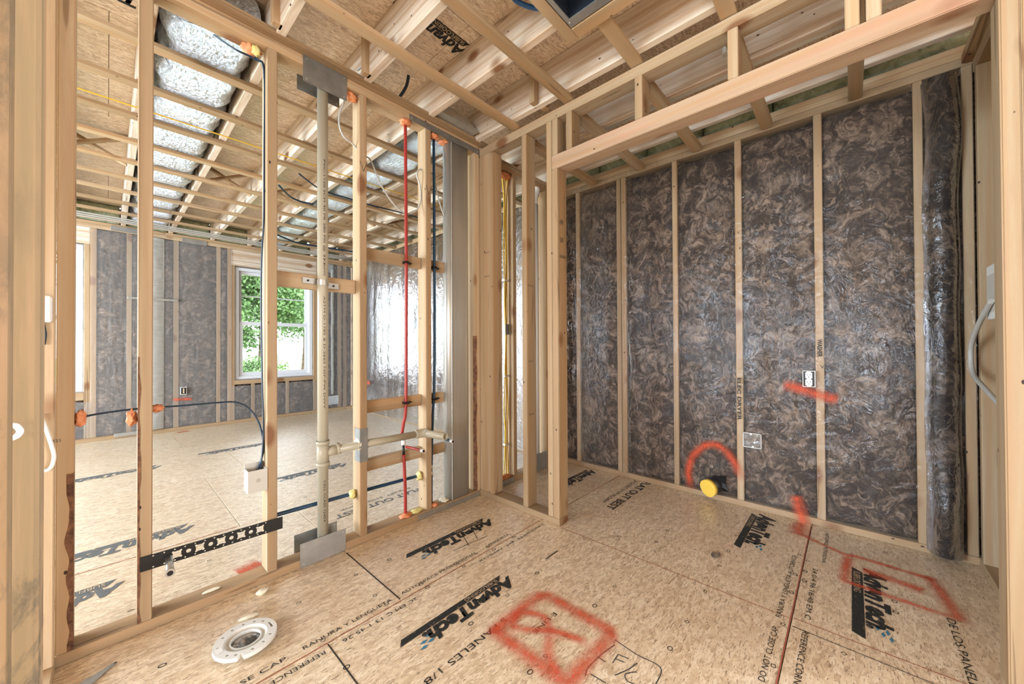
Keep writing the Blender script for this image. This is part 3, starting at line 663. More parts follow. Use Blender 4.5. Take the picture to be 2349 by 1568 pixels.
# ------------------------------------------------------------------ far wall
wf = empty('wall_back', (1, YF, 0), 'far exterior wall with brown batts and two white windows', 'wall', 'structure')
YFO = YF+.14
box('bottom_plate', -3.9, 2.73, YF, YFO, .0005, .045, 'pine', wf); box('top_plate', -3.9, 2.73, YF, YFO, 2.385, ZJ-.001, 'pine', wf); box('top_plate', -3.9, 2.73, YF-.004, YFO, 2.34, 2.3845, 'pine', wf)
FS = [(-.132, -.084), (.145, .187), (.544, .592), (.963, 1.003), (1.077, 1.115), (2.189, 2.23), (2.513, 2.569), (2.60, 2.655)]
for a, b in FS: box('stud', a, b, YF, YFO, .0455, 2.3395, 'pine', wf, .002)
box('jack_stud', 1.1155, 1.155, YF, YFO, .0455, 2.125, 'pine', wf); box('jack_stud', 2.147, 2.1885, YF, YFO, .0455, 2.125, 'pine', wf)
box('header', 1.1155, 2.1885, YF, YFO, 2.1255, 2.3395, 'board', wf); box('sill_plate', 1.1555, 2.1465, YF, YFO, .52, .575, 'pine', wf)
for a in (1.345, 1.77): box('cripple_stud', a, a+.04, YF, YFO, .0455, .5195, 'pine', wf)
box('header', -1.30, -.1325, YF, YFO, 2.16, 2.3395, 'board', wf); box('sill_plate', -1.22, -.1735, YF, YFO, .46, .545, 'pine', wf)
box('jack_stud', -.1725, -.1325, YF, YFO, .0455, 2.1595, 'pine', wf); box('jack_stud', -1.30, -1.245, YF, YFO, .0455, 2.1595, 'pine', wf)
for i, (a, b, z0, z1) in enumerate(((-.087, .148, .05, 2.335), (.184, .25, .05, 2.335), (.46, .547, .05, 2.335), (.589, .966, .05, 2.335), (1.0, 1.08, .05, 2.335), (1.157, 1.343, .05, .518), (1.387, 1.768, .05, .518), (1.812, 2.145, .05, .518),
                                    (2.228, 2.516, .05, 2.335), (2.567, 2.602, .05, 2.335), (2.653, 2.73, .05, 2.335), (-.95, -.175, .05, .458), (-2.2, -1.302, .05, 2.335), (-3.2, -2.2, .05, 2.335))):
    batt(wf, 'y', YF+.012, -1, a, b, z0, z1, i*5.3+30, .09, .006)
surf('vapor_barrier_film', lambda u, v: Vector((-3.6+4.71*u, YF-.008-.006*abs(noise.noise(Vector((u*20, v*5, 1)))), .05+2.28*v if True else 0)) if False else Vector((.18+.94*u, YF-.008-.006*abs(noise.noise(Vector((u*9, v*5, 1)))), .05+2.28*v)), 40, 50, M_FILM2, wf)
for xa_, xb_, zt_ in ((1.12, 2.23, .50), (-1.24, -.13, .44), (-.13, .18, 2.33)):
    surf('vapor_barrier_film', lambda u, v: Vector((xa_+(xb_-xa_)*u, YF-.008-.006*abs(noise.noise(Vector((u*9, v*5, xa_)))), .05+(zt_-.05)*v)), 20, 30, M_FILM2, wf)
surf('vapor_barrier_film', lambda u, v: Vector((2.23+.50*u, YF-.008-.006*abs(noise.noise(Vector((u*9, v*5, 4)))), .05+2.28*v)), 24, 50, M_FILM2, wf)
box('sheathing', -.175, 1.157, YFO, YFO+.012, -.02, ZD, M_DECK, wf, 0); box('sheathing', 2.145, 2.88, YFO, YFO+.012, -.02, ZD, M_DECK, wf, 0)
box('sheathing', 1.157, 2.145, YFO, YFO+.012, 2.11, ZD, M_DECK, wf, 0); box('sheathing', 1.157, 2.145, YFO, YFO+.012, -.02, .575, M_DECK, wf, 0)
box('sheathing', -1.25, -.175, YFO, YFO+.012, 2.15, ZD, M_DECK, wf, 0); box('sheathing', -1.25, -.175, YFO, YFO+.012, -.02, .545, M_DECK, wf, 0); box('sheathing', -4.0, -1.25, YFO, YFO+.012, -.02, ZD, M_DECK, wf, 0)
surf('white_wrapped_chase', lambda u, v: Vector((.25+.21*u, YF-.012-.018*math.sin(math.pi*u)-.004*noise.noise(Vector((u*5, v*60, 0))), .05+2.28*v)), 14, 120, M_WHTSHT, wf, .02)
surf('white_wrapped_chase', lambda u, v: Vector((2.40+.055*u+.008*noise.noise(Vector((0, v*9, 0))), YF-.012-.01*math.sin(math.pi*u), .26+2.0*v)), 4, 60, M_WHTSHT, wf, .01)
for x0, x1, z0, z1 in ((.02, .30, 2.345, 2.40), (.62, .86, 2.33, 2.385), (2.22, 2.44, 2.20, 2.335), (2.30, 2.52, .10, .24), (.05, .30, .02, .06)): box('strap_plate', x0, x1, YF-.012, YF-.005, z0, z1, M_GALV, wf, .001)
box('metal_strap', .15, .58, YF-.034, YF-.028, 1.585, 1.61, M_GALV, wf, .001)
quad_strip('spray_paint_stroke', [(.53, YF-.024, .39), (.62, YF-.024, .385), (.72, YF-.024, .38)], .055, (0, -1, 0), M_SPRAY, wf)
spr([(.56, 5.98), (.62, 6.0), (.68, 6.0)], .10); quad_strip('spray_paint_stroke', [(XR-.04, 5.40, .46), (XR-.04, 5.46, .47), (XR-.04, 5.52, .46)], .10, (-1, 0, 0), M_SPRAY, wr)

def window(name, x0, x1, z0, z1, lab):
    w = empty(name, ((x0+x1)/2, YF+.05, z0), lab, 'window', 'structure')
    def frame(nm, a0, a1, c0, c1, t, ya, yb, par, mat=M_VINYL):
        b2 = bmesh.new()
        bm_box(b2, a0, a0+t, ya, yb, c0, c1); bm_box(b2, a1-t, a1, ya, yb, c0, c1); bm_box(b2, a0+t, a1-t, ya, yb, c0, c0+t); bm_box(b2, a0+t, a1-t, ya, yb, c1-t, c1)
        return fin(nm, b2, mat, par)
    frame('window_frame', x0, x1, z0, z1, .045, YF+.03, YF+.135, w); frame('window_flange', x0-.004, x1+.004, z0-.004, z1+.004, .012, YF+.022, YF+.0295, w, M_GALV)
    zm = (z0+z1)/2+.0
    up = frame('upper_sash', x0+.046, x1-.046, zm-.015, z1-.046, .042, YF+.09, YF+.12, w); lo = frame('lower_sash', x0+.046, x1-.046, z0+.046, zm+.028, .05, YF+.055, YF+.085, w)
    box('pane', x0+.085, x1-.085, YF+.103, YF+.107, zm+.025, z1-.085, M_GLASS, up, 0); box('pane', x0+.095, x1-.095, YF+.068, YF+.072, z0+.095, zm-.02, M_GLASS, lo, 0)
    xm = (x0+x1)/2; zu = (zm+z1)/2
    box('muntin', xm-.007, xm+.007, YF+.0975, YF+.1025, zm+.027, z1-.088, M_VINYL, up, 0); box('muntin', x0+.088, xm-.008, YF+.0975, YF+.1025, zu-.007, zu+.007, M_VINYL, up, 0); box('muntin', xm+.008, x1-.088, YF+.0975, YF+.1025, zu-.007, zu+.007, M_VINYL, up, 0)
window('window_1', 1.160, 2.142, .580, 2.115, 'white double hung window with grid in the middle of the far wall')
window('window_2', -1.24, -.177, .550, 2.150, 'white window in the far wall cut off by the left studs')

# ------------------------------------------------------------------ ducts
def flex(name, x, y0, y1, r, lab, zc):
    b2 = bmesh.new(); n = 260; pts = [(x+.008*math.sin(k*.5), y0+(y1-y0)*k/n, zc) for k in range(n+1)]
    def rr(i, N):
        yy = y0+(y1-y0)*i/n; ph = ((yy+.06-.03) % .3965)/.3965
        return r*(.94+.09*math.sin(math.pi*ph))
    rings = bm_tube(b2, pts, rr, seg=56, smooth=False)
    for v in b2.verts:
        v.co += Vector((noise.noise(v.co*9), 0, noise.noise(v.co*9+Vector((5, 5, 5)))))*.006+(v.co-Vector((x, v.co.y, zc))).normalized()*(.009*noise.noise(Vector((v.co.x*17, v.co.y*12, v.co.z*17)))+.006*noise.noise(v.co*42))
        ph = ((v.co.y+.06-.03) % .3965)/.3965; lim = ZJ+.004-.030*max(0, math.sin(math.pi*ph)-.35)
        if v.co.z < lim: v.co.z = lim+(v.co.z-lim)*.16*max(0, math.sin(math.pi*ph)-.2)
        if v.co.z > ZD-.004: v.co.z = ZD-.004
    o = fin(name, b2, M_FOIL, None); tag(o, lab, 'duct', 'foil wrapped flexible ducts between the joists'); return o
flex('flexible_duct', .318, 2.04, 5.95, .166, 'wide silver foil duct between the joists behind the left studs', 2.535)
flex('flexible_duct', 1.512, 2.10, 5.95, .148, 'silver foil duct running away behind the pvc pipe and red pipe', 2.535)
# oval riser in the partition with its boot
riser = empty('duct_riser', (1.565, 1.945, .04), 'tall oval galvanised duct standing in the left partition near the corner', 'duct')
b2 = bmesh.new(); n = 40; prof = []
for k in range(n):
    a = 2*math.pi*k/n; cx = .055 if math.cos(a) > 0 else -.055; prof.append((1.572+cx+.040*math.cos(a), 1.946+.040*math.sin(a)))
lo_ = [b2.verts.new((x, y, .0395)) for x, y in prof]; hi_ = [b2.verts.new((x, y, 2.366)) for x, y in prof]
for k in range(n):
    f = b2.faces.new((lo_[k], lo_[(k+1) % n], hi_[(k+1) % n], hi_[k])); f.smooth = True
b2.faces.new(lo_[::-1]); b2.faces.new(hi_); fin('duct_body', b2, M_DUCT, riser)
box('duct_seam', 1.50, 1.506, 1.901, 1.9055, .04, 2.36, M_DUCT, riser, .001)
b2 = bmesh.new(); vs = [b2.verts.new(v) for v in ((1.35, 1.80, ZJ+.018), (1.65, 1.80, ZJ+.018), (1.65, 1.99, ZJ+.018), (1.35, 1.99, ZJ+.018), (1.40, 1.84, ZJ+.10), (1.56, 1.84, ZJ+.105), (1.60, 1.97, ZJ+.09), (1.40, 1.97, ZJ+.10))]
for f in ((0, 3, 2, 1), (4, 5, 6, 7), (0, 1, 5, 4), (1, 2, 6, 5), (2, 3, 7, 6), (3, 0, 4, 7)): b2.faces.new([vs[i] for i in f])
boot = fin('duct_boot', b2, M_DUCT, None); tag(boot, 'crumpled sheet metal duct boot above the top plate near the corner', 'duct')

# ------------------------------------------------------------------ plumbing in the left partition
stack = empty('vent_stack', (.718, 1.93, .04), 'cream pvc pipe with tee standing between two metal plates', 'pipe')
def cyl(name, p, q, r, mat, par, seg=24, r2=None): 
    return tube(name, [p, q], (lambda i, N: r if i == 0 else (r2 or r)), mat, par, seg=seg, smooth=False)
PX, PY, PR = .718, 1.926, .0245
cyl('pipe_length', (PX, PY, .0385), (PX, PY, 2.366), PR, M_PVC, stack, 32)
for z0, z1, r in ((.445, .57, .0275), (.445, .465, .031), (.55, .57, .031)): cyl('tee_fitting', (PX, PY, z0), (PX, PY, z1), r, M_PVC, stack, 32)
cyl('tee_branch', (PX+.01, PY+.004, .508), (PX+.075, PY+.004, .514), .0255, M_PVC, stack); cyl('tee_collar', (PX+.062, PY+.004, .513), (PX+.082, PY+.004, .515), .029, M_PVC, stack)
cyl('drain_arm', (PX+.075, PY-.006, .514), (1.262, PY-.006, .507), .0205, M_PVC, stack)
tube('elbow_fitting', [(1.235, PY-.006, .507), (1.272, PY-.007, .507), (1.296, PY-.022, .507), (1.298, PY-.05, .507)], .0265, M_PVC, stack, seg=20)
# open stub towards the room
b2 = bmesh.new(); P0 = Vector((1.298, PY-.04, .507)); P1 = Vector((1.322, 1.735, .509)); 
r1 = bm_tube(b2, [P0, P1], .0215, seg=28, cap=False, smooth=False); r2 = bm_tube(b2, [P1, P0], .0175, seg=28, cap=False, smooth=False)
q1 = sorted(r1[1], key=lambda v: math.atan2((v.co-P1).x, (v.co-P1).z)); q2 = sorted(r2[0], key=lambda v: math.atan2((v.co-P1).x, (v.co-P1).z))
for k in range(28): b2.faces.new((q1[k], q1[(k+1) % 28], q2[(k+1) % 28], q2[k]))
bmesh.ops.recalc_face_normals(b2, faces=b2.faces); fin('drain_stub', b2, M_PVC, stack)
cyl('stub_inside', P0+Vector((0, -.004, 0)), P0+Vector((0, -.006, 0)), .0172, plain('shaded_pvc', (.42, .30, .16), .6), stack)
def wrap(u, w, z0=1.9, ang=-1.80):
    a = ang+w/PR; return Vector((PX+(PR+.0006)*math.cos(a), PY+(PR+.0006)*math.sin(a), z0-u))
for s, z0, wd in (('PVC-1120 SCH 40 PR 280 PSI @ 73 F', 1.95, .52), ('ASTM D-1785 & D-2665 NSF-PW DWV', 1.28, .55), ('2 IN (60MM)', 1.36+.12, .10), ('CELL CLASS 12454', .38, .20)):
    text('printed_lettering', s, (0, 0, 0), (1, 0, 0), (0, 1, 0), .0085, M_MARK, stack, width=wd, curve=lambda u, w, z0=z0: wrap(u, w, z0))
cl = empty('pipe_clamp', (PX, 1.90, 1.35), 'silver metal two hole strap holding the cream pvc pipe to its block', 'clamp')
b2 = bmesh.new(); bm_box(b2, PX-.085, PX-.026, 1.942, 1.9505, 1.340, 1.368); fin('clamp_wing', b2, M_GALV, cl); b2 = bmesh.new(); bm_box(b2, PX+.026, PX+.085, 1.942, 1.9505, 1.326, 1.354); fin('clamp_wing', b2, M_GALV, cl)
b2 = bmesh.new(); rg = []
for k in range(13):
    a = math.pi+math.pi*k/12
    rg.append([b2.verts.new((PX+R_*math.cos(a), PY+R_*math.sin(a), z)) for R_, z in ((.0252, 1.335), (.0275, 1.335), (.0275, 1.360), (.0252, 1.360))])
for a, b in zip(rg, rg[1:]):
    for k in range(4): b2.faces.new((a[k], a[(k+1) % 4], b[(k+1) % 4], b[k]))
fin('clamp_band', b2, M_ZINC, cl)
for sx in (-.062, .058): cyl('screw', (PX+sx, 1.9415, 1.354 if sx < 0 else 1.340), (PX+sx, 1.938, 1.354 if sx < 0 else 1.340), .005, M_DARK, cl, 10)

red = empty('red_water_pipe', (1.18, 1.93, .05), 'red plastic water pipe rising through the left partition with short stub', 'pipe')
tube('riser_pipe', [(1.178, 1.930, .0385), (1.176, 1.929, .20), (1.170, 1.934, .40)], .0095, M_REDP, red); tube('riser_pipe', [(1.170, 1.938, .47), (1.172, 1.957, .51), (1.178, 1.948, .58), (1.184, 1.934, .67), (1.186, 1.931, 1.05), (1.188, 1.931, 1.6), (1.184, 1.931, 2.366)], .0095, M_REDP, red)
cyl('collar', (1.170, 1.937, .455), (1.171, 1.940, .483), .0125, M_WHT, red, 14); cyl('tee_fitting', (1.170, 1.934, .40), (1.170, 1.937, .455), .007, M_BLACK, red, 12)
tube('stub_pipe', [(1.174, 1.92, .447), (1.19, 1.88, .444), (1.205, 1.80, .440)], .0075, M_REDP, red); cyl('stub_collar', (1.2035, 1.808, .4405), (1.207, 1.788, .4395), .010, M_WHT, red, 16); cyl('stub_end', (1.207, 1.788, .4395), (1.2075, 1.785, .4395), .007, M_BLACK, red, 16)
blu = empty('blue_water_pipe', (1.38, 1.93, .05), 'dark blue plastic water pipe rising beside the oval duct with short stub', 'pipe')
tube('riser_pipe', [(1.358, 1.930, .0385), (1.360, 1.93, .24)], .0085, M_BLUEP, blu); tube('riser_pipe', [(1.360, 1.93, .28), (1.363, 1.928, .44), (1.372, 1.93, .60), (1.384, 1.931, .8), (1.388, 1.931, 1.3), (1.386, 1.931, 2.366)], .0085, M_BLUEP, blu)
cyl('coupling', (1.360, 1.93, .235), (1.360, 1.93, .255), .011, M_WHT, blu, 12); cyl('coupling', (1.360, 1.93, .275), (1.360, 1.93, .295), .011, M_WHT, blu, 12); cyl('coupling_core', (1.360, 1.93, .25), (1.360, 1.93, .28), .006, M_BLACK, blu, 12)
tube('stub_pipe', [(1.366, 1.922, .472), (1.385, 1.88, .468), (1.405, 1.79, .458)], .0075, M_BLUEP, blu); cyl('stub_collar', (1.4035, 1.797, .4585), (1.407, 1.777, .4565), .010, M_WHT, blu, 16); cyl('stub_end', (1.407, 1.777, .4565), (1.4075, 1.774, .4565), .007, M_BLACK, blu, 16)
hp = tube('horizontal_water_pipe', [(.5155, 1.965, .257), (.60, 1.965, .256), (.90, 1.965, .249), (1.30, 1.965, .237)], .0095, M_BLUEP); tag(hp, 'dark blue water pipe running sideways through the left partition studs', 'pipe')
for i, (x, z, lab) in enumerate(((1.187, 1.525, 'black clip on the red pipe at the upper block'), (1.387, 1.525, 'black clip on the blue pipe at the upper block'), (1.184, .70, 'black clip on the red pipe at the middle block'), (1.386, .70, 'black clip on the blue pipe at the middle block'))):
    b2 = bmesh.new(); bm_box(b2, x-.013, x+.013, 1.917, 1.9505, z-.006, z+.006); bm_box(b2, x+.010, x+.040, 1.934, 1.9500, z-.004, z+.004)
    o = fin('pipe_clip', b2, M_BLACK, None); tag(o, lab, 'clip', 'black pipe clips on the left partition blocks')

# nailing plates
def nplate(name, x0, x1, y, z0, z1, lab, t=.002, mat=None, holes=True):
    o = box(name, x0, x1, y-t, y-.0002, z0, z1, mat or M_PLATE, None, 0); tag(o, lab, 'metal plate', 'metal nail plates on the left partition')
    if holes:
        for hx in (x0+.015, x1-.015):
            for hz in (z0+.015, z1-.015): cyl('nail_head', (hx, y-t, hz), (hx, y-t-.0015, hz), .0035, M_ZINC, o, 8)
    return o
nplate('nail_plate', .620, .826, YL, 2.290, 2.415, 'large dark steel plate on the near face of the top plate')
nplate('nail_plate', .622, .826, YB+.0025, 2.295, 2.40, 'dark steel plate on the far face of the top plate behind the pipe')
nplate('nail_plate', .607, .818, YL, .002, .113, 'large grey steel plate standing at the foot of the pvc pipe', mat=M_GALV)
nplate('nail_plate', .610, .812, YB+.0025, .003, .122, 'grey steel plate on the far side of the pvc pipe foot', mat=M_GALV)
nplate('nail_strap', 1.192, XC-.001, YL, 2.358, 2.396, 'long steel strap along the top plate near the corner')
nplate('nail_strap', 1.243, XC-.008, YL, .002, .030, 'long steel strap along the bottom plate near the corner', mat=M_GALV)
nplate('nail_plate', 2.30, 2.505, YL, .004, .146, 'grey steel plate at the foot of the white pipe inside the closet', mat=M_GALV)
nplate('nail_strap', 1.885, 2.088, YL, .002, .034, 'short grey steel strap under the yellow cables inside the closet', mat=M_GALV)

# black perforated bracket
br = empty('perforated_bracket', (.3, 1.89, .25), 'long black perforated steel bracket across two studs of the left partition', 'bracket')
bw = .0265
def bz(x): return .2505-(x-.083)*.0155
def bracket():
    b2 = bmesh.new(); x0, x1 = .080, .534; y = YL-.0035
    cs = [(x0+.10+.0335*k, .0125 if k % 2 == 0 else .0075) for k in range(9)]
    holes = []
    outer = [(x0, -bw), (x1, -bw), (x1, bw), (x0, bw)]
    ov = [b2.verts.new((x, y, bz(x)+z)) for x, z in outer]; eds = [b2.edges.new((ov[i], ov[(i+1) % 4])) for i in range(4)]
    def loop(cx, cz, pts):
        vs = [b2.verts.new((cx+px, y, bz(cx)+cz+pz)) for px, pz in pts]
        for i in range(len(vs)): eds.append(b2.edges.new((vs[i], vs[(i+1) % len(vs)])))
    for cx, r in cs:
        pts = []
        for k in range(24):
            a = 2*math.pi*k/24+math.pi/24; R_ = r
            if r > .01 and (k % 6) in (2, 3): R_ = r*1.55
            pts.append((R_*math.cos(a), R_*math.sin(a)))
        loop(cx, 0, pts)
    for k in range(14):
        for s in (-1, 1): loop(x0+.035+.0295*k, s*.020, [(.0028*math.cos(2*math.pi*j/8), .0028*math.sin(2*math.pi*j/8)) for j in range(8)])
    bmesh.ops.triangle_fill(b2, use_beauty=True, use_dissolve=False, edges=eds)
    bmesh.ops.solidify(b2, geom=b2.faces[:], thickness=.0025)
    return fin('bracket_strip', b2, M_BLACK, br)
bracket()
st = empty('stub_out_pipe', (.155, 1.88, .24), 'short silver stub pipe sticking out of the black bracket', 'pipe')
cyl('stub_tube', (.158, 1.895, .245), (.150, 1.765, .245), .011, M_ZINC, st, 20); cyl('stub_rim', (.150, 1.770, .245), (.1495, 1.762, .245), .0145, M_ZINC, st, 20); cyl('stub_hole', (.1495, 1.7625, .245), (.1495, 1.761, .245), .0085, M_BLACK, st, 20)

# box with cables on stud two
bx = empty('junction_box', (.44, 1.93, .41), 'pale plastic box fixed beside the second stud with two dark cables', 'box')
b2 = bmesh.new(); x0, x1, y0, y1, z0, z1 = .405, .4765, 1.90, 1.965, .405, .500; t = .004
for q in ((x0, x1, y0, y0+t, z0, z1), (x0, x1, y1-t, y1, z0, z1+.02), (x0, x0+t, y0+t, y1-t, z0, z1), (x1-t, x1, y0+t, y1-t, z0, z1), (x0+t, x1-t, y0+t, y1-t, z0, z0+t)): bm_box(b2, *q)
fin('box_body', b2, M_BOXG, bx); cyl('knockout', (.443, 1.8995, .455), (.443, 1.899, .455), .009, plain('knockout_ring', (.42, .40, .36), .5), bx, 20)
def cable(name, pts, r, mat, lab, cat='cable', **kw): o = tube(name, pts, r, mat, None, **kw); tag(o, lab, cat); return o
P = lambda y, L: [on('y', y, *a) for a in L]
cable('dark_cable', P(1.945, [(578, 118), (590, 135), (603, 150), (607, 200), (606, 350), (605, 500), (600, 600), (599, 700), (601, 850), (604, 960), (603, 1020), (598, 1078)])+[Vector((.458, 1.935, .43))], .0055, M_DBLUE, 'dark blue cable running down beside the second stud to the pale box', flat=.6)
cable('dark_cable', P(1.95, [(606, 180), (603, 145), (590, 138), (565, 125), (538, 112)])+[Vector((.30, 2.10, 2.44))], .006, M_DBLUE, 'short dark blue cable crossing to the foil duct at the top', flat=.6)
cable('dark_cable', P(1.95, [(152, 965), (180, 958), (230, 948), (305, 938), (360, 934), (430, 929), (500, 923), (540, 922), (570, 935), (592, 965), (603, 1005), (603, 1040), (590, 1078)])+[Vector((.432, 1.938, .43))], .006, M_DBLUE, 'dark blue cable sagging from the far left stud across to the pale box', flat=.6)
cable('grey_cable', [Vector((.835, 1.945, 2.366))]+P(1.945, [(789, 235), (779, 262), (779, 290), (790, 315), (812, 333)])+[Vector((.914, 1.945, 2.06))], .0045, M_GREYC, 'grey cable hanging from the top plate into the third stud')
cable('grey_cable', [Vector((.914, 1.945, 2.04))]+P(1.945, [(846, 362), (862, 395), (872, 420), (890, 450), (910, 475), (930, 489), (948, 487), (960, 475), (965, 455), (963, 425), (956, 400), (964, 388)])+[Vector((1.32, 1.945, 2.10))], .0045, M_GREYC, 'grey cable looping past the red pipe between the third and fourth studs')
cable('grey_cable', [Vector((1.33, 1.945, 2.08))]+P(1.945, [(992, 398), (1000, 430), (1010, 470), (1019, 495)]), .0045, M_GREYC, 'short grey cable hanging behind the blue pipe')
cable('grey_cable', [on('y', 1.92, 820, 160), on('y', 1.80, 850, 138), on('y', 1.72, 872, 122)], .005, M_GREYC, 'short grey cable rising over the top plate into the joists')
cable('black_tube', [Vector((1.12, 1.93, ZJ+.017)), on('y', 1.93, 931, 200), on('y', 1.925, 938, 168)], .009, M_DBLUE, 'black tube rising above the top plate between the joists', 'pipe')
cable('ceiling_blue_tube', [on('z', 2.50, *a) for a in ((1160, -30), (1180, -2), (1200, 10), (1225, 18), (1250, 19), (1275, 14))], .010, plain('bright_blue_tube', (.03, .10, .24), .35), 'blue tube curving beside the fan housing in the ceiling', 'pipe')
# cables crossing the far room ceiling
cable('yellow_cable', [Vector((-1.2, 2.99, 2.395)), Vector((.3, 2.98, 2.395)), Vector((1.3, 2.97, 2.395)), Vector((2.4, 2.96, 2.395))], .004, M_YEL, 'yellow cable stretched across the far room ceiling joists')
cable('black_cable', [on('z', 2.37, *a) for a in ((640, 425), (665, 450), (690, 462), (718, 468))], .008, M_DBLUE, 'thick dark cable hanging from the far room ceiling behind the pvc pipe')
cable('black_cable', [on('z', 2.385, *a) for a in ((686, 398), (725, 428), (753, 441), (800, 455), (850, 470), (930, 490), (985, 508))], .006, M_DBLUE, 'thin dark cable draped across the far room ceiling')
cable('black_cable', [on('z', 2.37, *a) for a in ((636, 538), (680, 556), (730, 565), (780, 572), (835, 582))], .010, M_DBLUE, 'thick dark cable along the far top of the far room')
for i, (y, z, lab) in enumerate(((5.66, 2.383, 'white pipe along the far wall under the strips, nearest'), (5.73, 2.380, 'white pipe along the far wall under the strips, middle'), (5.80, 2.378, 'white pipe along the far wall under the strips, farthest'))):
    o = tube('conduit', [(-2.5, y, z), (.5, y, z+.004), (2.6, y, z)], .0075, M_GREYC, None, seg=10); tag(o, lab, 'pipe', 'white pipes along the far wall')
# yellow cables in the closet back wall
ORI = [(-.022, .0), (-.013, .012), (-.004, -.004), (.006, .010), (.015, -.002), (.024, .010)]
zs = [.0385, .20, .38, .55, .80, 1.02, 1.15, 1.33, 1.53, 1.75, 1.95, 2.15, 2.346]
spread = [1.5, 1.0, .55, .9, .55, .4, .4, .6, .5, 1.0, .9, .7, 1.6]
pos = ['left outermost', 'second from left', 'third from left', 'third from right', 'second from right', 'right outermost']
for i, (dx_, dy_) in enumerate(ORI):
    o = tube('yellow_cable', [(2.055+dx_*s+.004*math.sin(z*7+i), 1.945+dy_*s*.8, z) for z, s in zip(zs, spread)], .0038, M_YEL, None, seg=8)
    tag(o, '%s strand of the yellow cable bundle inside the closet wall' % pos[i], 'cable', 'bundle of yellow cables in the closet wall')
for z, lab in ((1.53, 'upper white tie around the yellow cables'), (.80, 'middle white tie around the yellow cables'), (.28, 'lower white tie around the yellow cables')):
    o = box('cable_tie', 2.034, 2.085, 1.936, 1.966, z-.006, z+.006, M_WHT, None, .002); tag(o, lab, 'cable tie', 'white ties around the yellow cables')
o = box('cable_shield', 2.036, 2.080, 1.932, 1.9345, 1.115, 1.195, M_PLATE, None, 0); tag(o, 'small grey metal plate in front of the yellow cables', 'metal plate')
cable('grey_cable', P(1.92, [(1137, 400), (1142, 440), (1138, 520), (1135, 640), (1137, 760)]), .003, M_GREYC, 'thin grey cable hanging beside the corner post inside the closet')
cable('purple_tube', [(2.0, 1.60, 2.45), (2.2, 1.66, 2.43), (2.45, 1.70, 2.44)], .008, plain('purple_jacket', (.22, .05, .09), .4), 'purple tube above the closet near the corner', 'pipe')
wp = empty('white_vent_pipe', (2.395, 1.94, .04), 'thick white pvc pipe standing at the back of the closet', 'pipe')
cyl('pipe_length', (2.392, 1.945, .0385), (2.392, 1.945, 2.20), .043, M_PVCW, wp, 32); tube('offset_bend', [(2.392, 1.945, 2.19), (2.394, 1.945, 2.26), (2.415, 1.945, 2.30), (2.425, 1.945, 2.345)], .040, M_PVCW, wp, seg=24)

# foam
for c, r, mt, lab, sd in (((.425, 1.955, 2.35), (.035, .02, .03), M_FOAM, 'orange foam lump under the top plate at the dark cable hole', 1), ((.440, 1.935, 2.345), (.017, .014, .022), M_YFOAM, 'yellow foam dab beside the dark cable hole at the top', 2),
                          ((.127, 1.94, .803), (.020, .020, .014), M_FOAM, 'orange foam lump on the right side of the first stud', 3), ((.060, 1.94, .777), (.014, .02, .028), M_FOAM, 'orange foam lump on the left side of the first stud', 4),
                          ((-.062, 1.95, .792), (.014, .02, .026), M_FOAM, 'orange foam lump on the far left stud at the dark cable', 5), ((.862, 1.93, 2.345), (.030, .02, .024), M_FOAM, 'orange foam lump at the top beside the steel plate', 6),
                          ((1.186, 1.93, 2.352), (.034, .026, .016), M_FOAM, 'orange foam ring around the top of the red pipe', 7), ((1.386, 1.93, 2.352), (.030, .024, .020), M_FOAM, 'orange foam ring around the top of the blue pipe', 8),
                          ((1.47, 1.945, 2.352), (.030, .03, .014), M_FOAM, 'orange foam at the top left of the oval duct', 9), ((1.178, 1.925, .047), (.036, .026, .013), M_FOAM, 'orange foam ring around the foot of the red pipe', 10),
                          ((1.250, 1.925, .048), (.040, .02, .012), M_YFOAM, 'yellow foam strip on the bottom plate beside the red pipe', 11), ((1.372, 1.925, .048), (.028, .024, .013), M_FOAM, 'orange foam at the foot of the blue pipe', 12),
                          ((1.46, 1.935, .048), (.034, .03, .012), M_PFOAM, 'pale foam crumbs at the foot of the oval duct', 13), ((.878, 1.955, .252), (.018, .02, .024), M_YFOAM, 'yellow foam on the left side of the third stud', 14),
                          ((.944, 1.955, .245), (.010, .02, .028), M_YFOAM, 'yellow foam on the right side of the third stud', 15), ((1.290, 1.955, .238), (.018, .02, .026), M_YFOAM, 'yellow foam on the left side of the fourth stud', 16),
                          ((1.99, 1.93, .048), (.09, .035, .014), M_FOAM, 'orange foam bed around the foot of the yellow cables', 17), ((2.03, 1.945, 2.325), (.085, .035, .022), M_FOAM, 'orange foam bed around the top of the yellow cables', 18),
                          ((1.80, 1.535, 2.37), (.02, .02, .02), M_FOAM, 'orange foam dab beside the second closet stud at the top', 19), ((.895, 1.93, .515), (.012, .034, .034), M_PFOAM, 'tan foam ring where the drain arm enters the third stud', 20)):
    o = blob('foam_lump', c, r, mt, None, .45, sd); tag(o, lab, 'foam', 'dabs of sealing foam at pipe and cable holes')
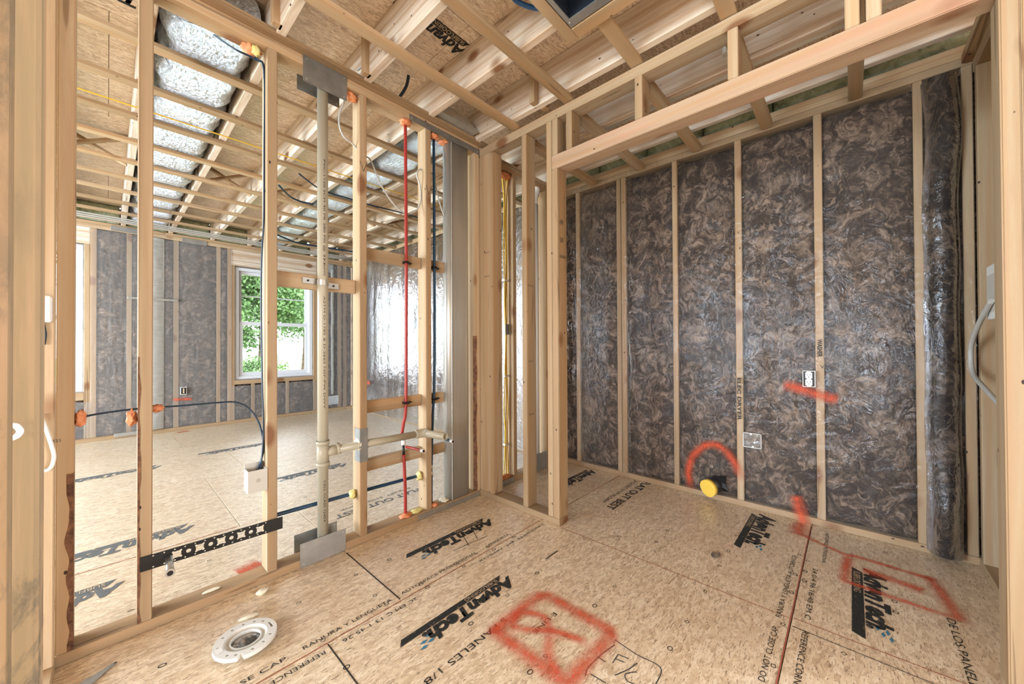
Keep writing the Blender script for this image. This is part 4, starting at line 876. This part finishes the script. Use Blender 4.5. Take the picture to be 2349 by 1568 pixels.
# debris and small things on the floor
for px, py, r, lab, sd in ((602, 1356, (.022, .014, .011), 'pale foam crumb on the floor near the bottom plate', 21), (571, 1412, (.030, .011, .008), 'pale foam scrap on the floor above the white flange', 22), (480, 1362, (.030, .008, .005), 'pale foam scrap on the bottom plate of the left partition', 23)):
    p = on('z', .008, px, py) if sd != 23 else Vector((.29, 1.935, .043)); o = blob('foam_scrap', (p.x, p.y, r[2]*.75 if sd != 23 else .042), r, M_PFOAM, None, .6, sd, 2); tag(o, lab, 'foam scrap', 'foam scraps lying about')
o = blob('plastic_shard', (2.02, .50, .0035), (.035, .020, .003), M_CLEARBOX, None, .1, 9, 2); tag(o, 'clear plastic scrap lying on the closet floor', 'plastic scrap')
def foilfn(u, v):
    a = Vector((.022, 1.787, .004)); b = Vector((-.10, 1.70, .004)); p = a.lerp(b, u); w = .004+.03*u
    d = Vector((.58, -.80, 0)); return p+d*(v-.5)*2*w+Vector((0, 0, .022*u*(1-abs(v*2-1))+.004*noise.noise(Vector((u*9, v*9, 0)))))
o = surf('foil_scrap', foilfn, 12, 8, plain('scrap_metal', (.75, .78, .78), .4, .4), None, .001); tag(o, 'pointed silver metal scrap on the floor at the lower left corner', 'metal scrap')

# closet flange lying on the floor
for nm, pts, r, lab in (('ceiling_pipe', [(2.22, -.6, 2.47), (2.22, 1.2, 2.47)], .020, 'white pipe running along the closet ceiling above the header'),
                      ('pipe_stub', [(1.995, .43, 2.50), (1.995, .43, 2.42)], .016, 'short white pipe stub hanging above the closet header')):
    o = tube(nm, pts, r, M_PVCW, None, smooth=False, seg=16); tag(o, lab, 'pipe')
fl = empty('toilet_flange', (.326, 1.556, 0), 'round white plastic toilet flange lying on the floor', 'flange')
def ring_solid(name, prof, mat, notch=None, seg=72):
    b2 = bmesh.new(); rs = []
    for k in range(seg):
        a = 2*math.pi*k/seg; rs.append([b2.verts.new((.326+r*math.cos(a), 1.556+r*math.sin(a), z)) for r, z in prof])
    m_ = len(prof)
    for k in range(seg):
        for j in range(m_):
            f = b2.faces.new((rs[k][j], rs[(k+1) % seg][j], rs[(k+1) % seg][(j+1) % m_], rs[k][(j+1) % m_]))
    bmesh.ops.recalc_face_normals(b2, faces=b2.faces); return fin(name, b2, mat, fl, False)
M_FLG = plain('flange_plastic', (.70, .70, .67), .35)
def disc_with_slots():
    b2 = bmesh.new(); C = Vector((.326, 1.556)); zt = .030; eds = []
    def loop(pts):
        vs = [b2.verts.new((C.x+x, C.y+y, zt)) for x, y in pts]
        for i in range(len(vs)): eds.append(b2.edges.new((vs[i], vs[(i+1) % len(vs)])))
    R_ = .091; out = []
    for k in range(96):
        a = 2*math.pi*k/96
        rr = R_
        if 66 <= k <= 67: rr = R_-.014
        out.append((rr*math.cos(a), rr*math.sin(a)))
    loop(out); loop([(.062*math.cos(2*math.pi*k/64), .062*math.sin(2*math.pi*k/64)) for k in range(64)])
    def arc(a0, a1, r0, r1, n=8):
        return [(r1*math.cos(a0+(a1-a0)*k/n), r1*math.sin(a0+(a1-a0)*k/n)) for k in range(n+1)]+[(r0*math.cos(a1-(a1-a0)*k/n), r0*math.sin(a1-(a1-a0)*k/n)) for k in range(n+1)]
    for a in (-.15, 2.95): loop(arc(a, a+.45, .073, .080))
    for k, a in enumerate((.62, 1.02, 1.45, 1.9, 2.35, 3.8, 4.15, 4.75, 5.2, 5.65)): loop([(.0765*math.cos(a)+.0052*math.cos(2*math.pi*j/10), .0765*math.sin(a)+.0052*math.sin(2*math.pi*j/10)) for j in range(10)])
    bmesh.ops.triangle_fill(b2, use_beauty=True, use_dissolve=False, edges=eds)
    for f in b2.faces:
        if f.normal.z < 0: f.normal_flip()
    bmesh.ops.solidify(b2, geom=b2.faces[:], thickness=.013)
    return fin('flange_ring', b2, M_FLG, fl)
disc_with_slots()
ring_solid('flange_cup', [(.063, .030), (.063, .026), (.050, .018), (.044, .018), (.044, .001), (.048, .001), (.0495, .012), (.066, .022)], M_FLG)
ring_solid('flange_collar', [(.046, .018), (.046, .0255), (.042, .0255), (.042, .018)], M_FLG)
cyl('knockout_film', (.326, 1.556, .012), (.326, 1.556, .014), .0415, M_CLEARBOX, fl, 40)
poly('paper_label', [(.326-.086, 1.556+.008, .0306), (.326-.066, 1.556+.010, .0306), (.326-.064, 1.556-.018, .0306), (.326-.082, 1.556-.020, .0306)], M_WHT, fl)

# ------------------------------------------------------------------ things on the closet wall
ol = empty('wall_outlet', (XR-.03, .18, .83), 'white duplex outlet in a black box on the insulated closet wall', 'outlet')
XP = XR-.034
b2 = bmesh.new(); ya, yb, za, zb = .152, .209, .789, .881
bm_box(b2, XP, XP+.03, ya, ya+.003, za, zb); bm_box(b2, XP, XP+.03, yb-.003, yb, za, zb); bm_box(b2, XP, XP+.03, ya+.003, yb-.003, za, za+.003); bm_box(b2, XP, XP+.03, ya+.003, yb-.003, zb-.003, zb)
fin('box_rim', b2, M_WHT, ol); box('box_back', XP+.006, XP+.010, ya+.003, yb-.003, za+.003, zb-.003, M_BLACK, ol, 0)
box('mounting_yoke', XP-.001, XP+.001, .171, .190, .793, .877, M_WHT, ol, 0)
for zc in (.855, .815):
    box('socket_face', XP-.006, XP-.0012, .165, .196, zc-.017, zc+.017, M_WHT, ol, .006, 3)
    for yy in (.174, .187): box('slot', XP-.0066, XP-.0061, yy-.001, yy+.001, zc-.002, zc+.008, M_DARK, ol, 0)
    cyl('ground_hole', (XP-.0066, .1805, zc-.009), (XP-.0060, .1805, zc-.009), .0025, M_DARK, ol, 8)
cyl('screw', (XP-.002, .1805, .835), (XP-.001, .1805, .835), .0025, M_ZINC, ol, 8)
cb = empty('clear_box', (XR-.02, .46, .44), 'clear plastic box set in the insulation beside the labelled stud', 'box')
b2 = bmesh.new(); ya, yb, za, zb = .411, .508, .392, .482
for q in ((ya, ya+.003, za, zb), (yb-.003, yb, za, zb), (ya, yb, za, za+.003), (ya, yb, zb-.003, zb)): bm_box(b2, XR-.036, XR-.028, *q)
bm_box(b2, XR-.036, XR-.028, .46, .47, zb-.012, zb-.003); bm_box(b2, XR-.036, XR-.028, .45, .46, za+.003, za+.012)
fin('box_rim', b2, M_WHT, cb); box('box_face', XR-.032, XR-.031, ya+.003, yb-.003, za+.003, zb-.003, M_CLEARBOX, cb, 0)
dv = empty('dryer_vent', (XR-.06, .70, .095), 'yellow cap on the dryer vent pipe low on the closet wall', 'vent')
cyl('vent_pipe', (XR+.02, .655, .112), (XR-.055, .690, .098), .052, M_BLACK, dv, 28); cyl('vent_cap', (XR-.055, .690, .098), (XR-.085, .704, .092), .054, M_YCAP, dv, 28)
b2 = bmesh.new(); vs = [b2.verts.new(v) for v in ((XR-.04, .69, .160), (XR-.035, .60, .188), (XR-.03, .61, .13), (XR-.035, .585, .085), (XR-.03, .62, .08), (XR-.045, .65, .12))]
b2.faces.new((vs[0], vs[1], vs[2], vs[5])); b2.faces.new((vs[5], vs[2], vs[3], vs[4])); bmesh.ops.solidify(b2, geom=b2.faces[:], thickness=.001); fin('torn_film', b2, M_BLACK, dv)
o2 = empty('far_outlet_box', (.635, YF-.02, .49), 'small dark outlet box on the far wall above an orange mark', 'outlet')
box('box_rim', .605, .665, YF-.036, YF-.022, .445, .535, M_WHT, o2, .002); box('box_inside', .611, .659, YF-.0372, YF-.0361, .451, .529, M_BLACK, o2, 0); box('receptacle', .628, .642, YF-.0385, YF-.0373, .46, .52, M_TAN, o2, .002)

# fan housing in the ceiling with its blocking
fan = empty('fan_housing', (1.2, .74, ZS), 'grey metal exhaust fan housing with dark inside at the top of the picture', 'fan housing')
x0, x1, y0, y1 = .975, 1.335, .575, .872
b2 = bmesh.new()
for q in ((x0, x1, y0, y0+.018), (x0, x1, y1-.018, y1), (x0, x0+.018, y0+.018, y1-.018), (x1-.04, x1, y0+.018, y1-.018)): bm_box(b2, *q, ZS-.012, ZS-.008)
fin('housing_flange', b2, M_GALV, fan)
b2 = bmesh.new(); x1 = 1.314
for q in ((x0+.017, x1-.017, y0+.017, y0+.02, ZS-.008, ZJ+.17), (x0+.017, x1-.017, y1-.02, y1-.017, ZS-.008, ZJ+.17), (x0+.017, x0+.02, y0+.02, y1-.02, ZS-.008, ZJ+.17), (x1-.02, x1-.017, y0+.02, y1-.02, ZS-.008, ZJ+.17), (x0+.017, x1-.017, y0+.017, y1-.017, ZJ+.17, ZJ+.173)): bm_box(b2, *q)
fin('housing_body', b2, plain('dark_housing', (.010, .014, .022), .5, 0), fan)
for q in ((1.10, .862), (1.31, .862), (1.326, .66)): cyl('screw', (q[0], q[1], ZS-.012), (q[0], q[1], ZS-.015), .004, M_ZINC, fan, 10)
box('fan_blocking', .95, 1.405, .878, .925, ZS-.012, ZS+.018, 'pine', ceil, .003); box('fan_blocking', 1.342, 1.405, .40, .8775, ZS-.012, ZS+.018, 'pine', ceil, .003)
